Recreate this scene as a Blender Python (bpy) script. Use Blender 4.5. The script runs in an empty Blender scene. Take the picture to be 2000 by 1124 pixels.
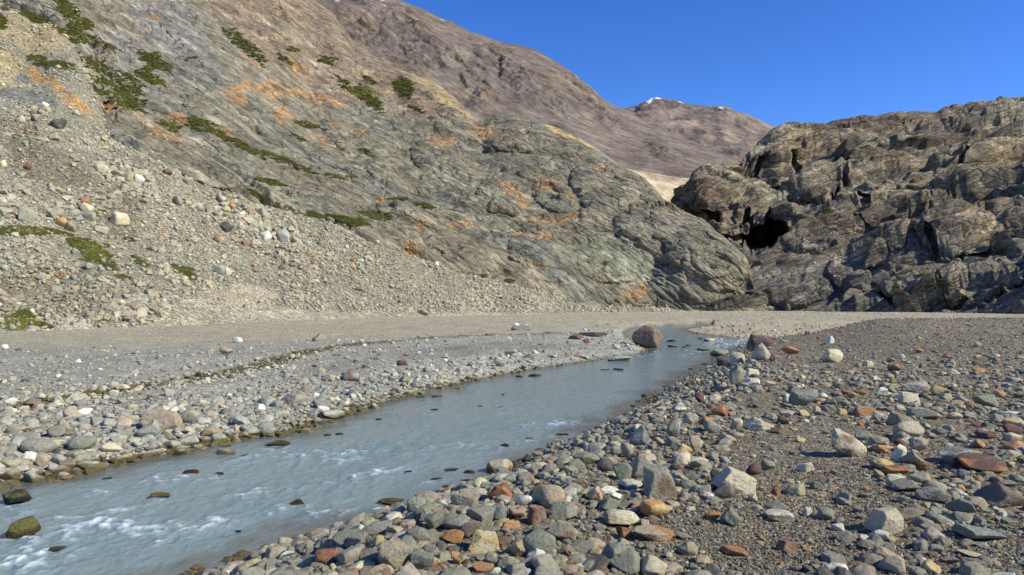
import bpy, math, random
import numpy as np
from mathutils import Vector
random.seed(7); RNG = np.random.default_rng(11)
C = bpy.context.scene.collection
F = 1389.0; U0 = 1000.0; V0 = 590.0; CAMZ = 3.0      # metres seen at distance Y: (u-U0)*Y/F wide, (V0-v)*Y/F high

# ------------------------------------------------------------------ camera, sky, sun
sc = bpy.context.scene
cam_d = bpy.data.cameras.new('camera'); cam_d.sensor_width = 36; cam_d.lens = 25.0
cam_d.shift_y = 0.014; cam_d.clip_start = 0.1; cam_d.clip_end = 20000
cam = bpy.data.objects.new('camera', cam_d); C.objects.link(cam)
cam.location = (0, 0, CAMZ); cam.rotation_euler = (math.radians(90), 0, 0)
sc.camera = cam
SUN_AZ, SUN_EL = math.radians(112), math.radians(37)
w = bpy.data.worlds.new('World'); sc.world = w; w.use_nodes = True
nt = w.node_tree; nt.nodes.clear()
sky = nt.nodes.new('ShaderNodeTexSky'); sky.sky_type = 'NISHITA'; sky.sun_disc = False
sky.sun_elevation = SUN_EL; sky.sun_rotation = SUN_AZ
sky.altitude = 3000; sky.air_density = 1.0; sky.dust_density = 0.0; sky.ozone_density = 3.0
bg = nt.nodes.new('ShaderNodeBackground'); bg.inputs[1].default_value = 0.125
wo = nt.nodes.new('ShaderNodeOutputWorld')
hs = nt.nodes.new('ShaderNodeHueSaturation'); hs.inputs['Saturation'].default_value = 1.28; hs.inputs['Value'].default_value = 1.55; hs.inputs['Hue'].default_value = 0.515
nt.links.new(sky.outputs[0], hs.inputs['Color']); nt.links.new(hs.outputs[0], bg.inputs[0]); nt.links.new(bg.outputs[0], wo.inputs[0])
sl = bpy.data.lights.new('sun', 'SUN'); sl.energy = 5.0; sl.angle = math.radians(0.5); sl.color = (1.0, 0.965, 0.80)
so = bpy.data.objects.new('sun', sl); C.objects.link(so)
S = Vector((math.sin(SUN_AZ)*math.cos(SUN_EL), math.cos(SUN_AZ)*math.cos(SUN_EL), math.sin(SUN_EL)))
so.rotation_euler = S.to_track_quat('Z', 'Y').to_euler(); so.location = (60, -20, 60)
vs = sc.view_settings; vs.view_transform = 'Standard'; vs.look = 'None'; vs.exposure = 0.22; vs.gamma = 1.0
sc.cycles.max_bounces = 4; sc.cycles.diffuse_bounces = 2; sc.cycles.glossy_bounces = 2
sc.cycles.sample_clamp_indirect = 5

# ------------------------------------------------------------------ noise
PERM = np.random.default_rng(3).permutation(256).astype(np.int32); PERM = np.concatenate([PERM, PERM])
GR = np.random.default_rng(5).normal(size=(256, 3)); GR = (GR/np.linalg.norm(GR, axis=1)[:, None]).astype(np.float32)
def pn(P):
    P = P.astype(np.float64); I = np.floor(P).astype(np.int64); f = (P-I).astype(np.float32); I &= 255
    u = f*f*f*(f*(f*6-15)+10)
    x, y, z = I[..., 0], I[..., 1], I[..., 2]; x1 = (x+1) & 255; y1 = (y+1) & 255; z1 = (z+1) & 255
    def g(a, b, c, dx, dy, dz):
        G = GR[PERM[PERM[PERM[a]+b]+c]]
        return G[..., 0]*(f[..., 0]-dx)+G[..., 1]*(f[..., 1]-dy)+G[..., 2]*(f[..., 2]-dz)
    def lx(b, c, dy, dz):
        n0 = g(x, b, c, 0, dy, dz); return n0+u[..., 0]*(g(x1, b, c, 1, dy, dz)-n0)
    a = lx(y, z, 0, 0); a = a+u[..., 1]*(lx(y1, z, 1, 0)-a)
    b = lx(y, z1, 0, 1); b = b+u[..., 1]*(lx(y1, z1, 1, 1)-b)
    return (a+u[..., 2]*(b-a))*1.6
def fbm(P, wl, octs=4, gain=0.5, kind='f', seed=0):
    o = 0; a = 1.0; s = 0
    for i in range(octs):
        n = pn(P*(2.03**i/wl)+seed*17.3+i*5.1)
        if kind == 'b': n = np.abs(n)*2-0.5
        if kind == 'r': n = 0.5-np.abs(n)*2
        o = o+a*n; s += a; a *= gain
    return o/s
def facets(P, wl, seed=0, tilt=0.9):
    """broken rock: every cell is a block with its own tilt and step; also the distance to the crack between blocks"""
    Q = P/wl+seed*7.7; I = np.floor(Q).astype(np.int64); sh = Q.shape[:-1]
    f1 = np.full(sh, 9.0, np.float32); f2 = np.full(sh, 9.0, np.float32); val = np.zeros(sh, np.float32)
    J = np.random.default_rng(seed+900).random((256, 3)).astype(np.float32); Tn = GR; of = np.random.default_rng(seed+901).random(256).astype(np.float32)
    for a in (-1, 0, 1):
        for b in (-1, 0, 1):
            for c in (-1, 0, 1):
                x = (I[..., 0]+a) & 255; y = (I[..., 1]+b) & 255; z = (I[..., 2]+c) & 255
                h = PERM[PERM[PERM[x]+y]+z]; dv = (Q-(I+np.array([a, b, c])+J[h])).astype(np.float32); d = (dv*dv).sum(-1)
                nv = (dv*Tn[h]).sum(-1)*tilt+of[h]*0.6; m = d < f1
                f2 = np.where(m, f1, np.minimum(f2, d)); val = np.where(m, nv, val); f1 = np.where(m, d, f1)
    return val, np.sqrt(f2)-np.sqrt(f1)
def blur(A, k=1):
    for _ in range(k):
        B = A.copy(); B[1:-1] = 0.25*A[:-2]+0.5*A[1:-1]+0.25*A[2:]; A = B.copy(); A[:, 1:-1] = 0.25*B[:, :-2]+0.5*B[:, 1:-1]+0.25*B[:, 2:]
    return A
def sm(x, a=0.0, b=1.0):
    t = np.clip((x-a)/(b-a), 0, 1); return t*t*(3-2*t)
def pix(u, v, Y): return np.stack([(u-U0)*Y/F, Y+0*u, CAMZ+(V0-v)*Y/F], -1)
def ipl(u, pts, k=1):
    p = np.array([(q[0], q[k]) for q in pts], float); return np.interp(u, p[:, 0], p[:, 1])

# ------------------------------------------------------------------ mesh helpers
def grid_mesh(name, P, mat, col=None, mask=None, extra=None, label=None, kind='structure'):
    nr, nc = P.shape[:2]
    idx = np.arange(nr*nc).reshape(nr, nc)
    q = np.stack([idx[:-1, :-1], idx[:-1, 1:], idx[1:, 1:], idx[1:, :-1]], -1).reshape(-1, 4)
    if mask is not None:
        mk = mask.reshape(-1); q = q[mk[q].any(axis=1)]
    me = bpy.data.meshes.new(name)
    me.vertices.add(nr*nc); me.vertices.foreach_set('co', P.reshape(-1, 3).astype(np.float32).ravel())
    me.loops.add(q.size); me.loops.foreach_set('vertex_index', q.ravel().astype(np.int32))
    me.polygons.add(len(q)); me.polygons.foreach_set('loop_start', np.arange(0, q.size, 4, dtype=np.int32))
    me.polygons.foreach_set('use_smooth', np.ones(len(q), bool))
    if col is not None:
        a = me.attributes.new('Col', 'FLOAT_COLOR', 'POINT')
        cc = np.ones((nr*nc, 4), np.float32); cc[:, :3] = np.clip(col.reshape(-1, 3), 0.004, 0.95)
        a.data.foreach_set('color', cc.ravel())
    for k, arr in (extra or {}).items():
        a = me.attributes.new(k, 'FLOAT', 'POINT'); a.data.foreach_set('value', arr.astype(np.float32).ravel())
    me.update(); me.validate(); me.materials.append(mat)
    o = bpy.data.objects.new(name, me); C.objects.link(o)
    if kind: o['kind'] = kind
    if label: o['label'] = label
    return o
def normals(P):
    du = np.gradient(P, axis=1); dv = np.gradient(P, axis=0)
    n = np.cross(du, dv); n /= np.linalg.norm(n, axis=-1, keepdims=True)+1e-9
    return n
def loft(us, rows, ns, wts=None):
    """rows: polylines [(u,v,Y)] from the foot to the crest; returns points, s in row units"""
    V = np.array([ipl(us, r, 1) for r in rows]); D = np.array([ipl(us, r, 2) for r in rows])
    m = np.mean(np.abs(np.diff(V, axis=0)), axis=1)+6 if wts is None else np.array(wts, float)
    cs = np.concatenate([[0], np.cumsum(m)]); s = np.interp(np.linspace(0, cs[-1], ns), cs, np.arange(len(rows)))
    i = np.clip(s.astype(int), 0, len(rows)-2); t = (s-i)[:, None]
    Vv = V[i]*(1-t)+V[i+1]*t
    def herm(A):                       # smooth depth (monotone enough)
        d = np.diff(A, axis=0); T = np.zeros_like(A); T[1:-1] = np.where(d[:-1]*d[1:] > 0, 2*d[:-1]*d[1:]/(d[:-1]+d[1:]+1e-9), 0)
        T[0] = d[0]; T[-1] = d[-1]
        t2 = t*t; t3 = t2*t
        return (2*t3-3*t2+1)*A[i]+(t3-2*t2+t)*T[i]+(-2*t3+3*t2)*A[i+1]+(t3-t2)*T[i+1]
    return us[None, :]+0*Vv, herm(V), herm(D), s
def bulge(U, V, lst):
    h = np.zeros_like(U)
    for cu, cv, ru, rv, rot, p in lst:
        a = math.radians(rot); du = U-cu; dv = V-cv
        x = (du*math.cos(a)-dv*math.sin(a))/ru; y = (du*math.sin(a)+dv*math.cos(a))/rv
        r2 = x*x+y*y; b = abs(p)*np.sqrt(np.clip(1-r2, 0, 1))
        h = np.maximum(h, b) if p > 0 else h-b
    return h
def blot(U, V, N, lst, soft=0.35, rag=0.9):
    """ragged patches: (cu,cv,ru,rv,rot) with rot positive = rising to the right"""
    m = np.zeros_like(U)
    for cu, cv, ru, rv, rot in lst:
        a = math.radians(rot); du = U-cu; dv = V-cv
        x = (du*math.cos(a)-dv*math.sin(a))/ru; y = (du*math.sin(a)+dv*math.cos(a))/rv
        m = np.maximum(m, sm(1-np.sqrt(x*x+y*y)+rag*N, 0, soft))
    return m
def mix(A, B, m): return A*(1-m[..., None])+np.array(B)*m[..., None]
def col_of(shape, c): return np.zeros(shape+(3,))+np.array(c)

# ------------------------------------------------------------------ materials
def mat_new(name):
    m = bpy.data.materials.new(name); m.use_nodes = True; t = m.node_tree
    b = t.nodes['Principled BSDF']; b.inputs['Roughness'].default_value = 0.9
    b.inputs['Specular IOR Level'].default_value = 0.25
    return m, t, b
def N(t, typ, **k):
    n = t.nodes.new(typ)
    for a, v in k.items(): setattr(n, a, v)
    return n
def ramp(t, stops):
    r = N(t, 'ShaderNodeValToRGB'); e = r.color_ramp.elements
    while len(e) < len(stops): e.new(0.5)
    for q, (p, c) in zip(e, stops):
        q.position = p; q.color = (c, c, c, 1) if not hasattr(c, '__len__') else (*c, 1)
    return r
def mulc(t, a, b, fac=1.0):
    m = N(t, 'ShaderNodeMix', data_type='RGBA', blend_type='MULTIPLY'); m.inputs[0].default_value = fac
    t.links.new(a, m.inputs[6]); t.links.new(b, m.inputs[7]); return m.outputs[2]
def terrain_mat(name, scales, bump=0.6, lo=0.72, hi=1.28, stretch=(1, 1, 1), rot=(0, 0, 0), vor=None, dist=0.3, streak=None, cracks=None, sscale=1.0):
    """vertex colour (the rock's own colours) times fine mineral grain, plus bump"""
    m, t, b = mat_new(name); L = t.links.new
    at = N(t, 'ShaderNodeAttribute', attribute_name='Col')
    geo = N(t, 'ShaderNodeNewGeometry'); mp = N(t, 'ShaderNodeMapping'); L(geo.outputs['Position'], mp.inputs[0])
    mp.inputs['Rotation'].default_value = rot; mp.inputs['Scale'].default_value = stretch
    c = at.outputs['Color']; hsum = None
    for i, s in enumerate(scales):
        n = N(t, 'ShaderNodeTexNoise'); n.inputs['Scale'].default_value = s; n.inputs['Detail'].default_value = 5
        n.inputs['Roughness'].default_value = 0.65; L(mp.outputs[0], n.inputs['Vector'])
        r = ramp(t, [(0.3, lo), (0.7, hi)]); L(n.outputs[0], r.inputs[0]); c = mulc(t, c, r.outputs[0])
        if hsum is None: hsum = n.outputs[0]
        else:
            a = N(t, 'ShaderNodeMath', operation='MULTIPLY_ADD'); L(n.outputs[0], a.inputs[0]); a.inputs[1].default_value = 0.5; L(hsum, a.inputs[2]); hsum = a.outputs[0]
    for (s, amt, bh) in (vor or []):
        v = N(t, 'ShaderNodeTexVoronoi'); v.inputs['Scale'].default_value = s; L(geo.outputs['Position'], v.inputs['Vector'])
        sp = N(t, 'ShaderNodeSeparateColor'); L(v.outputs['Color'], sp.inputs[0])
        r = ramp(t, [(0.0, 1-amt), (0.6, 1.0), (0.88, 1+amt), (1.0, 1+2.2*amt)]); L(sp.outputs[0], r.inputs[0])
        c = mulc(t, c, r.outputs[0])
        # a share of the grains are ochre or bluish
        r2 = ramp(t, [(0.0, (0.93, 0.98, 1.06)), (0.75, (1, 1, 1)), (0.85, (1.25, 1.02, 0.72)), (0.93, (1.2, 0.85, 0.68)), (1, (1.15, 1.12, 1.02))])
        L(sp.outputs[1], r2.inputs[0]); c = mulc(t, c, r2.outputs[0], min(1, amt*1.6))
        a = N(t, 'ShaderNodeMath', operation='MULTIPLY_ADD'); L(v.outputs['Distance'], a.inputs[0]); a.inputs[1].default_value = -bh; L(hsum, a.inputs[2]); hsum = a.outputs[0]
    L(c, b.inputs['Base Color'])
    if cracks:
        m3 = N(t, 'ShaderNodeMapping', vector_type='TEXTURE'); L(geo.outputs['Position'], m3.inputs[0]); m3.inputs['Rotation'].default_value = (0, streak or 0, 0.25); m3.inputs['Scale'].default_value = (2.4, 1.4, 1)
        wn = N(t, 'ShaderNodeTexNoise'); wn.inputs['Scale'].default_value = 0.35; wn.inputs['Detail'].default_value = 4; L(m3.outputs[0], wn.inputs['Vector'])
        wa = N(t, 'ShaderNodeVectorMath', operation='MULTIPLY_ADD'); L(wn.outputs['Color'], wa.inputs[0]); wa.inputs[1].default_value = (2.6, 2.6, 2.6); L(m3.outputs[0], wa.inputs[2])
        for s, kh, ka in cracks:
            e = N(t, 'ShaderNodeTexVoronoi', feature='DISTANCE_TO_EDGE'); e.inputs['Scale'].default_value = s; L(wa.outputs[0], e.inputs['Vector'])
            f = N(t, 'ShaderNodeTexVoronoi'); f.inputs['Scale'].default_value = s; L(wa.outputs[0], f.inputs['Vector'])
            r = ramp(t, [(0.0, 0.0), (0.05, 1.0)]); L(e.outputs['Distance'], r.inputs[0])
            k = N(t, 'ShaderNodeMath', operation='MULTIPLY_ADD'); L(r.outputs[0], k.inputs[0]); k.inputs[1].default_value = kh; L(hsum, k.inputs[2])
            # tilt of each block: (offset from its centre) . (its own random vector)
            dv = N(t, 'ShaderNodeVectorMath', operation='SUBTRACT'); L(wa.outputs[0], dv.inputs[0]); L(f.outputs['Position'], dv.inputs[1])
            cv = N(t, 'ShaderNodeVectorMath', operation='SUBTRACT'); L(f.outputs['Color'], cv.inputs[0]); cv.inputs[1].default_value = (0.5, 0.5, 0.5)
            dt = N(t, 'ShaderNodeVectorMath', operation='DOT_PRODUCT'); L(dv.outputs[0], dt.inputs[0]); L(cv.outputs[0], dt.inputs[1])
            k2 = N(t, 'ShaderNodeMath', operation='MULTIPLY_ADD'); L(dt.outputs['Value'], k2.inputs[0]); k2.inputs[1].default_value = ka; L(k.outputs[0], k2.inputs[2]); hsum = k2.outputs[0]
            rc = ramp(t, [(0.0, 0.62), (0.03, 1.0)]); L(e.outputs['Distance'], rc.inputs[0]); c = mulc(t, c, rc.outputs[0], 0.7)
            sp = N(t, 'ShaderNodeSeparateColor'); L(f.outputs['Color'], sp.inputs[0]); rb_ = ramp(t, [(0, 0.84), (1, 1.16)]); L(sp.outputs[2], rb_.inputs[0]); c = mulc(t, c, rb_.outputs[0])
        L(c, b.inputs['Base Color'])
    if streak:
        m2 = N(t, 'ShaderNodeMapping', vector_type='TEXTURE'); L(geo.outputs['Position'], m2.inputs[0]); m2.inputs['Rotation'].default_value = (0, streak, 0.25); m2.inputs['Scale'].default_value = (9, 2, 1)
        for s, a in ((0.55, 0.3), (1.8, 0.34)):
            n = N(t, 'ShaderNodeTexNoise'); n.inputs['Scale'].default_value = s*sscale; n.inputs['Detail'].default_value = 5; n.inputs['Roughness'].default_value = 0.7; L(m2.outputs[0], n.inputs['Vector'])
            r = ramp(t, [(0.32, 1-a), (0.5, 1.0), (0.68, 1+a*1.3)]); L(n.outputs[0], r.inputs[0]); c = mulc(t, c, r.outputs[0])
            k = N(t, 'ShaderNodeMath', operation='MULTIPLY_ADD'); L(n.outputs[0], k.inputs[0]); k.inputs[1].default_value = 1.2; L(hsum, k.inputs[2]); hsum = k.outputs[0]
        L(c, b.inputs['Base Color'])
    bp = N(t, 'ShaderNodeBump'); bp.inputs['Strength'].default_value = bump; bp.inputs['Distance'].default_value = dist
    L(hsum, bp.inputs['Height']); L(bp.outputs[0], b.inputs['Normal'])
    return m
M_ground = terrain_mat('gravel', [0.6, 9], bump=0.9, lo=0.82, hi=1.16, vor=[(16, 0.32, 1.0), (52, 0.5, 0.7)], dist=0.03)
M_talus = terrain_mat('talus_gravel', [0.25, 3], bump=0.9, lo=0.82, hi=1.16, vor=[(3.2, 0.35, 1.0), (9, 0.4, 0.7)], dist=0.15)
M_rock = terrain_mat('polished_bedrock', [0.12, 1.3], bump=1.0, lo=0.66, hi=1.34, stretch=(1, 1.2, 1.6), streak=0.68, dist=0.5, cracks=[(0.14, 0.9, 1.2), (0.45, 0.35, 0.8)])
M_cliff = terrain_mat('cliff_rock', [0.12, 1.1], bump=1.0, lo=0.66, hi=1.34, stretch=(1, 1.2, 1.6), streak=-0.33, dist=0.6, cracks=[(0.12, 1.2, 2.4), (0.36, 0.6, 1.6), (1.0, 0.2, 0.5)])
M_mount = terrain_mat('mountain_scree', [0.02, 0.12], bump=0.8, lo=0.8, hi=1.2, dist=2.5, streak=0.68, sscale=0.09)
M_far = terrain_mat('far_mountain_rock', [0.006, 0.04], bump=0.9, lo=0.82, hi=1.18, dist=9, streak=0.5, sscale=0.02)

def stone_mat(name, inst):
    m, t, b = mat_new(name); L = t.links.new
    if inst:
        c1 = N(t, 'ShaderNodeAttribute', attribute_type='INSTANCER', attribute_name='col').outputs['Color']
        c2 = N(t, 'ShaderNodeAttribute', attribute_type='INSTANCER', attribute_name='col2').outputs['Color']
    else:
        c1 = N(t, 'ShaderNodeObjectInfo').outputs['Color']
        c2 = N(t, 'ShaderNodeAttribute', attribute_type='OBJECT', attribute_name='vein_colour').outputs['Color']
    oi = N(t, 'ShaderNodeObjectInfo'); tc = N(t, 'ShaderNodeTexCoord')
    rm = N(t, 'ShaderNodeMath', operation='MULTIPLY'); L(oi.outputs['Random'], rm.inputs[0]); rm.inputs[1].default_value = 37.0
    vec = tc.outputs['Object' if inst else 'Generated']
    n1 = N(t, 'ShaderNodeTexNoise', noise_dimensions='4D'); n1.inputs['Scale'].default_value = 0.9 if inst else 1.7
    n1.inputs['Detail'].default_value = 5; L(vec, n1.inputs['Vector']); L(rm.outputs[0], n1.inputs['W'])
    r1 = ramp(t, [(0.50, 0.0), (0.62, 1.0)]); L(n1.outputs[0], r1.inputs[0])
    mx = N(t, 'ShaderNodeMix', data_type='RGBA'); L(r1.outputs[0], mx.inputs[0]); L(c1, mx.inputs[6]); L(c2, mx.inputs[7])
    n2 = N(t, 'ShaderNodeTexNoise', noise_dimensions='4D'); n2.inputs['Scale'].default_value = 4 if inst else 9; n2.inputs['Detail'].default_value = 8
    n2.inputs['Roughness'].default_value = 0.7; L(vec, n2.inputs['Vector']); L(rm.outputs[0], n2.inputs['W'])
    r2 = ramp(t, [(0.28, 0.66), (0.5, 1.0), (0.74, 1.28)]); L(n2.outputs[0], r2.inputs[0])
    c = mulc(t, mx.outputs[2], r2.outputs[0])
    # strata veins
    wv = N(t, 'ShaderNodeTexWave'); wv.inputs['Scale'].default_value = 1.0 if inst else 2.2; wv.inputs['Distortion'].default_value = 7
    wv.inputs['Detail'].default_value = 4; L(vec, wv.inputs['Vector']); L(rm.outputs[0], wv.inputs['Phase Offset'])
    r3 = ramp(t, [(0.0, 0.93), (0.5, 1.02), (1.0, 1.05)]); L(wv.outputs['Fac'], r3.inputs[0]); c = mulc(t, c, r3.outputs[0])
    # wet algae rim close to the water level
    geo = N(t, 'ShaderNodeNewGeometry'); sp = N(t, 'ShaderNodeSeparateXYZ'); L(geo.outputs['Position'], sp.inputs[0])
    nn = N(t, 'ShaderNodeTexNoise'); nn.inputs['Scale'].default_value = 5; L(geo.outputs['Position'], nn.inputs['Vector'])
    ad = N(t, 'ShaderNodeMath', operation='MULTIPLY_ADD'); L(nn.outputs[0], ad.inputs[0]); ad.inputs[1].default_value = -0.16; L(sp.outputs[2], ad.inputs[2])
    rw = ramp(t, [(0.0, 1.0), (0.045, 0.0)]); L(ad.outputs[0], rw.inputs[0])
    wet = N(t, 'ShaderNodeMix', data_type='RGBA', blend_type='MULTIPLY'); L(rw.outputs[0], wet.inputs[0]); L(c, wet.inputs[6]); wet.inputs[7].default_value = (0.40, 0.33, 0.16, 1)
    L(wet.outputs[2], b.inputs['Base Color'])
    rr = N(t, 'ShaderNodeMapRange'); L(rw.outputs[0], rr.inputs[0]); rr.inputs[3].default_value = 0.85; rr.inputs[4].default_value = 0.3
    L(rr.outputs[0], b.inputs['Roughness'])
    bp = N(t, 'ShaderNodeBump'); bp.inputs['Strength'].default_value = 0.75; bp.inputs['Distance'].default_value = 0.05
    L(n2.outputs[0], bp.inputs['Height']); L(bp.outputs[0], b.inputs['Normal'])
    return m
M_stone = stone_mat('stone', False); M_stone_i = stone_mat('loose_stone', True)

# ------------------------------------------------------------------ river outline (water level is z = 0)
def wpt(u, v, z=0.0):
    Y = (CAMZ-z)*F/(v-V0); return ((u-U0)*Y/F, Y)
LB = [(-900, 1040), (-400, 1000), (-200, 975), (0, 950), (100, 935), (200, 913), (300, 893), (400, 868), (470, 858), (560, 848), (600, 832), (660, 820), (690, 803), (720, 795), (800, 772), (900, 747),
      (1000, 728), (1100, 712), (1180, 700), (1245, 692), (1262, 684), (1246, 674), (1222, 664), (1216, 652), (1228, 642), (1290, 637), (1392, 633)]
RB = [(-2500, 3000), (-200, 1420), (250, 1200), (430, 1124), (540, 1088), (600, 1065), (700, 1040), (735, 1018), (850, 1000), (885, 972), (950, 955), (1000, 925), (1060, 888), (1100, 870), (1158, 862), (1168, 840), (1240, 805),
      (1270, 780), (1300, 762), (1345, 735), (1385, 715), (1405, 692), (1450, 678), (1500, 667), (1492, 660), (1440, 661), (1400, 656), (1352, 650), (1338, 643), (1394, 635.5)]
LBW = np.array([wpt(*p) for p in LB]); RBW = np.array([wpt(*p) for p in RB])
POLY = np.concatenate([LBW, RBW[::-1]])
def seg_d(x, y, pts):
    d = np.full(x.shape, 1e9)
    for (ax, ay), (bx, by) in zip(pts[:-1], pts[1:]):
        dx, dy = bx-ax, by-ay; t = np.clip(((x-ax)*dx+(y-ay)*dy)/(dx*dx+dy*dy+1e-9), 0, 1)
        d = np.minimum(d, np.hypot(x-ax-t*dx, y-ay-t*dy))
    return d
def inside(x, y, poly):
    r = np.zeros(x.shape, bool); j = len(poly)-1
    for i in range(len(poly)):
        xi, yi = poly[i]; xj, yj = poly[j]
        c = ((yi > y) != (yj > y)) & (x < (xj-xi)*(y-yi)/(yj-yi+1e-12)+xi); r ^= c; j = i
    return r
SS = [(-500, 905), (-100, 822), (0, 800), (100, 782), (250, 760), (350, 745), (480, 722), (540, 705), (600, 688), (680, 676), (760, 668), (850, 661), (960, 657), (1100, 652), (1215, 645)]
SSW = np.array([wpt(u, v, 0.42) for u, v in SS])
def ground_z(x, y, fine=True):
    wig = 0.0
    P = np.stack([x, y, 0*x], -1)
    if fine: wig = (fbm(P, 1.6, 3, seed=2)*0.35+fbm(P, 5, 2, seed=4)*0.25)*sm(y, 60, 20)
    dl = seg_d(x, y, LBW); dr = seg_d(x, y, RBW); ins = inside(x, y, POLY)
    d = np.minimum(dl, dr); d = np.where(ins, -d, d)+wig*0.6
    left = dl < dr
    pl = 0.16*sm(d, 0, 0.9)+0.26*sm(d, 0, 7)+0.0035*np.clip(y-25, 0, 60)
    ds = seg_d(x, y, SSW); pl = pl-0.10*np.exp(-(ds/0.5)**2)*sm(d, 1, 4)
    bank = 1.05*sm(d, 0, 3.4)+0.2*sm(d, 0.0, 0.7)
    rise = 0.95*sm(y, 12, 32)*sm(x-0.25*y, 0, 10)
    lev = bank+rise*sm(d, 2, 8)
    k = sm(y-0.12*x, 31, 50)
    pr = lev*(1-k)+(0.14*sm(d, 0, 2)+0.2*sm(d, 0, 8))*k
    # roll of the mound against the cliff on the right
    pr = pr+1.4*sm(x-0.62*y, 0, 14)*sm(y, 25, 60)
    wl = sm(dr-dl, -3, 3)
    z = pl*wl+pr*(1-wl)
    z = np.where(d < 0, -0.55*sm(-d, -0.05, 2.2)-0.03, z)
    if fine:
        z = z+(fbm(P, 3.0, 3, seed=7)*0.07+fbm(P, 0.7, 3, seed=9)*0.035)*sm(d, 0.1, 2.5)+fbm(P, 0.22, 2, seed=10)*0.016*sm(y, 30, 10)
        z = z-0.06*sm(y, 100, 200)
    return z, d, left, ds

# ------------------------------------------------------------------ ground
us = np.unique(np.concatenate([np.linspace(-6000, -1000, 30), np.linspace(-1000, -90, 80), np.arange(-90, 2090, 2.1), np.linspace(2090, 3000, 80), np.linspace(3000, 7000, 25)]))
vv = np.concatenate([[9000, 5000, 3000, 2200, 1800], np.linspace(1600, 1160, 60), np.arange(1158, 604, -1.7)])
Ys = np.concatenate([2.2*F/(vv-V0), np.linspace(225, 420, 25)[1:], [600, 1000, 2000, 4000, 9000]])
GY = Ys[:, None]+0*us[None, :]; GX = (us[None, :]-U0)*GY/F
GZ, GD, GL, GS = ground_z(GX, GY)
GP = np.stack([GX, GY, GZ], -1); GU = us[None, :]+0*GY; GV = V0+(CAMZ-GZ)*F/GY
n1 = fbm(GP*[1, 1, 0], 4.0, 4, seed=21); n2 = fbm(GP*[1, 1, 0], 0.9, 3, seed=22)
c_left = col_of(GX.shape, (0.37, 0.345, 0.29)); c_cob = (0.42, 0.395, 0.34); c_sand = (0.42, 0.36, 0.265)
c_grey = (0.27, 0.255, 0.22)
cl = mix(c_left, c_cob, sm(6.5-GD+1.5*n1, 0, 3))
cl = mix(cl, c_grey, blot(GU, GV, n1*0.8, [(860, 690, 200, 14, 6), (640, 722, 130, 14, 5), (440, 745, 90, 7, 8), (1040, 678, 150, 8, 2), (520, 780, 80, 12, 12)], 0.5)*0.85)
band = fbm(np.stack([GX*0.93-GY*0.36, (GX*0.36+GY*0.93)*0.22, 0*GX], -1), 2.2, 3, seed=23); cl = cl*(1+0.35*band)[..., None]; cl = mix(cl, (0.23, 0.22, 0.19), sm(band, 0.15, 0.4)*sm(GD, 3, 7)*0.6)
sand = sm(GV-ipl(GU, [(-200, 690), (0, 684), (330, 677), (640, 664), (1000, 652), (1230, 640), (1400, 630)]), 6, -6)*(GL)
cl = mix(cl, c_sand, sand)
crust = np.exp(-((GS+0.5*n1)/1.5)**2)*sm(GD, 2, 5); cl = mix(cl, (0.44, 0.40, 0.31), np.clip(crust*0.8, 0, 1)*(GX < 14))
moss = sm(0.9-GS+0.55*n2+0.25*n1, 0, 0.35)*sm(GD, 2, 4)*sm(n1, -0.5, -0.1); cl = mix(cl, (0.10, 0.068, 0.018), np.clip(moss*1.2, 0, 1)*(GV < 820)*np.where(GX < 5, 0.9, 0.3))
c_r = col_of(GX.shape, (0.205, 0.178, 0.136)); c_r = mix(c_r, (0.25, 0.225, 0.18), sm(3.4-GD+n1, 0, 2))
c_r = mix(c_r, (0.16, 0.138, 0.105), sm(n1, 0.1, 0.5)*0.6)
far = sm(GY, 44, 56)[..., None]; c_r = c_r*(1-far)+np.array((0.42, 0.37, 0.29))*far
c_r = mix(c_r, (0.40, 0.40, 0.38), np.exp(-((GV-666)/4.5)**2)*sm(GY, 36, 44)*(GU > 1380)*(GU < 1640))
gc = np.where(GL[..., None], cl, c_r)*(1+0.16*n1+0.14*n2)[..., None]
gc = gc*np.where(GL[..., None], np.array([0.95, 0.985, 0.90]), np.array([1.13, 1.08, 0.92]))
gc = mix(gc, (0.07, 0.055, 0.03), sm(0.28-GD, 0, 0.35)*(0.75+0*GX))
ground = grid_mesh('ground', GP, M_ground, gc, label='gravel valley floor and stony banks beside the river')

# ------------------------------------------------------------------ water
wm, t, b = mat_new('glacial_water'); L = t.links.new
uw = np.arange(-700, 1700, 2.0); vw = np.concatenate([np.linspace(1500, 1150, 70), np.arange(1148, 632, -1.25)])
Yw = 3.0*F/(vw-V0); WY = Yw[:, None]+0*uw[None]; WX = (uw[None]-U0)*WY/F; WU = uw[None]+0*WY; WV = vw[:, None]+0*WX
dl = seg_d(WX, WY, LBW); dr = seg_d(WX, WY, RBW); wd = np.minimum(dl, dr)*np.where(inside(WX, WY, POLY), 1, -1)
WP0 = np.stack([WX*0.9-WY*0.44, (WX*0.44+WY*0.9)*0.62, 0*WX+3.3], -1)
ACT = blot(WU, WV, fbm(WP0, 3, 2, seed=31), [(260, 1030, 300, 70, 0), (560, 960, 420, 80, 12), (330, 940, 200, 40, 8), (1110, 825, 110, 22, 5), (760, 880, 200, 40, 10), (60, 1090, 160, 60, 0), (1400, 668, 90, 22, 0), (1330, 700, 120, 12, 5)], 1.2, 0.6)
w1 = fbm(WP0, 1.5, 3, seed=32); w2 = fbm(WP0*[1, 1.3, 1], 0.42, 3, seed=33, kind='r'); w3 = fbm(WP0*[1, 1.4, 1], 0.12, 2, seed=34)
crest = np.zeros_like(WX)
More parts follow.
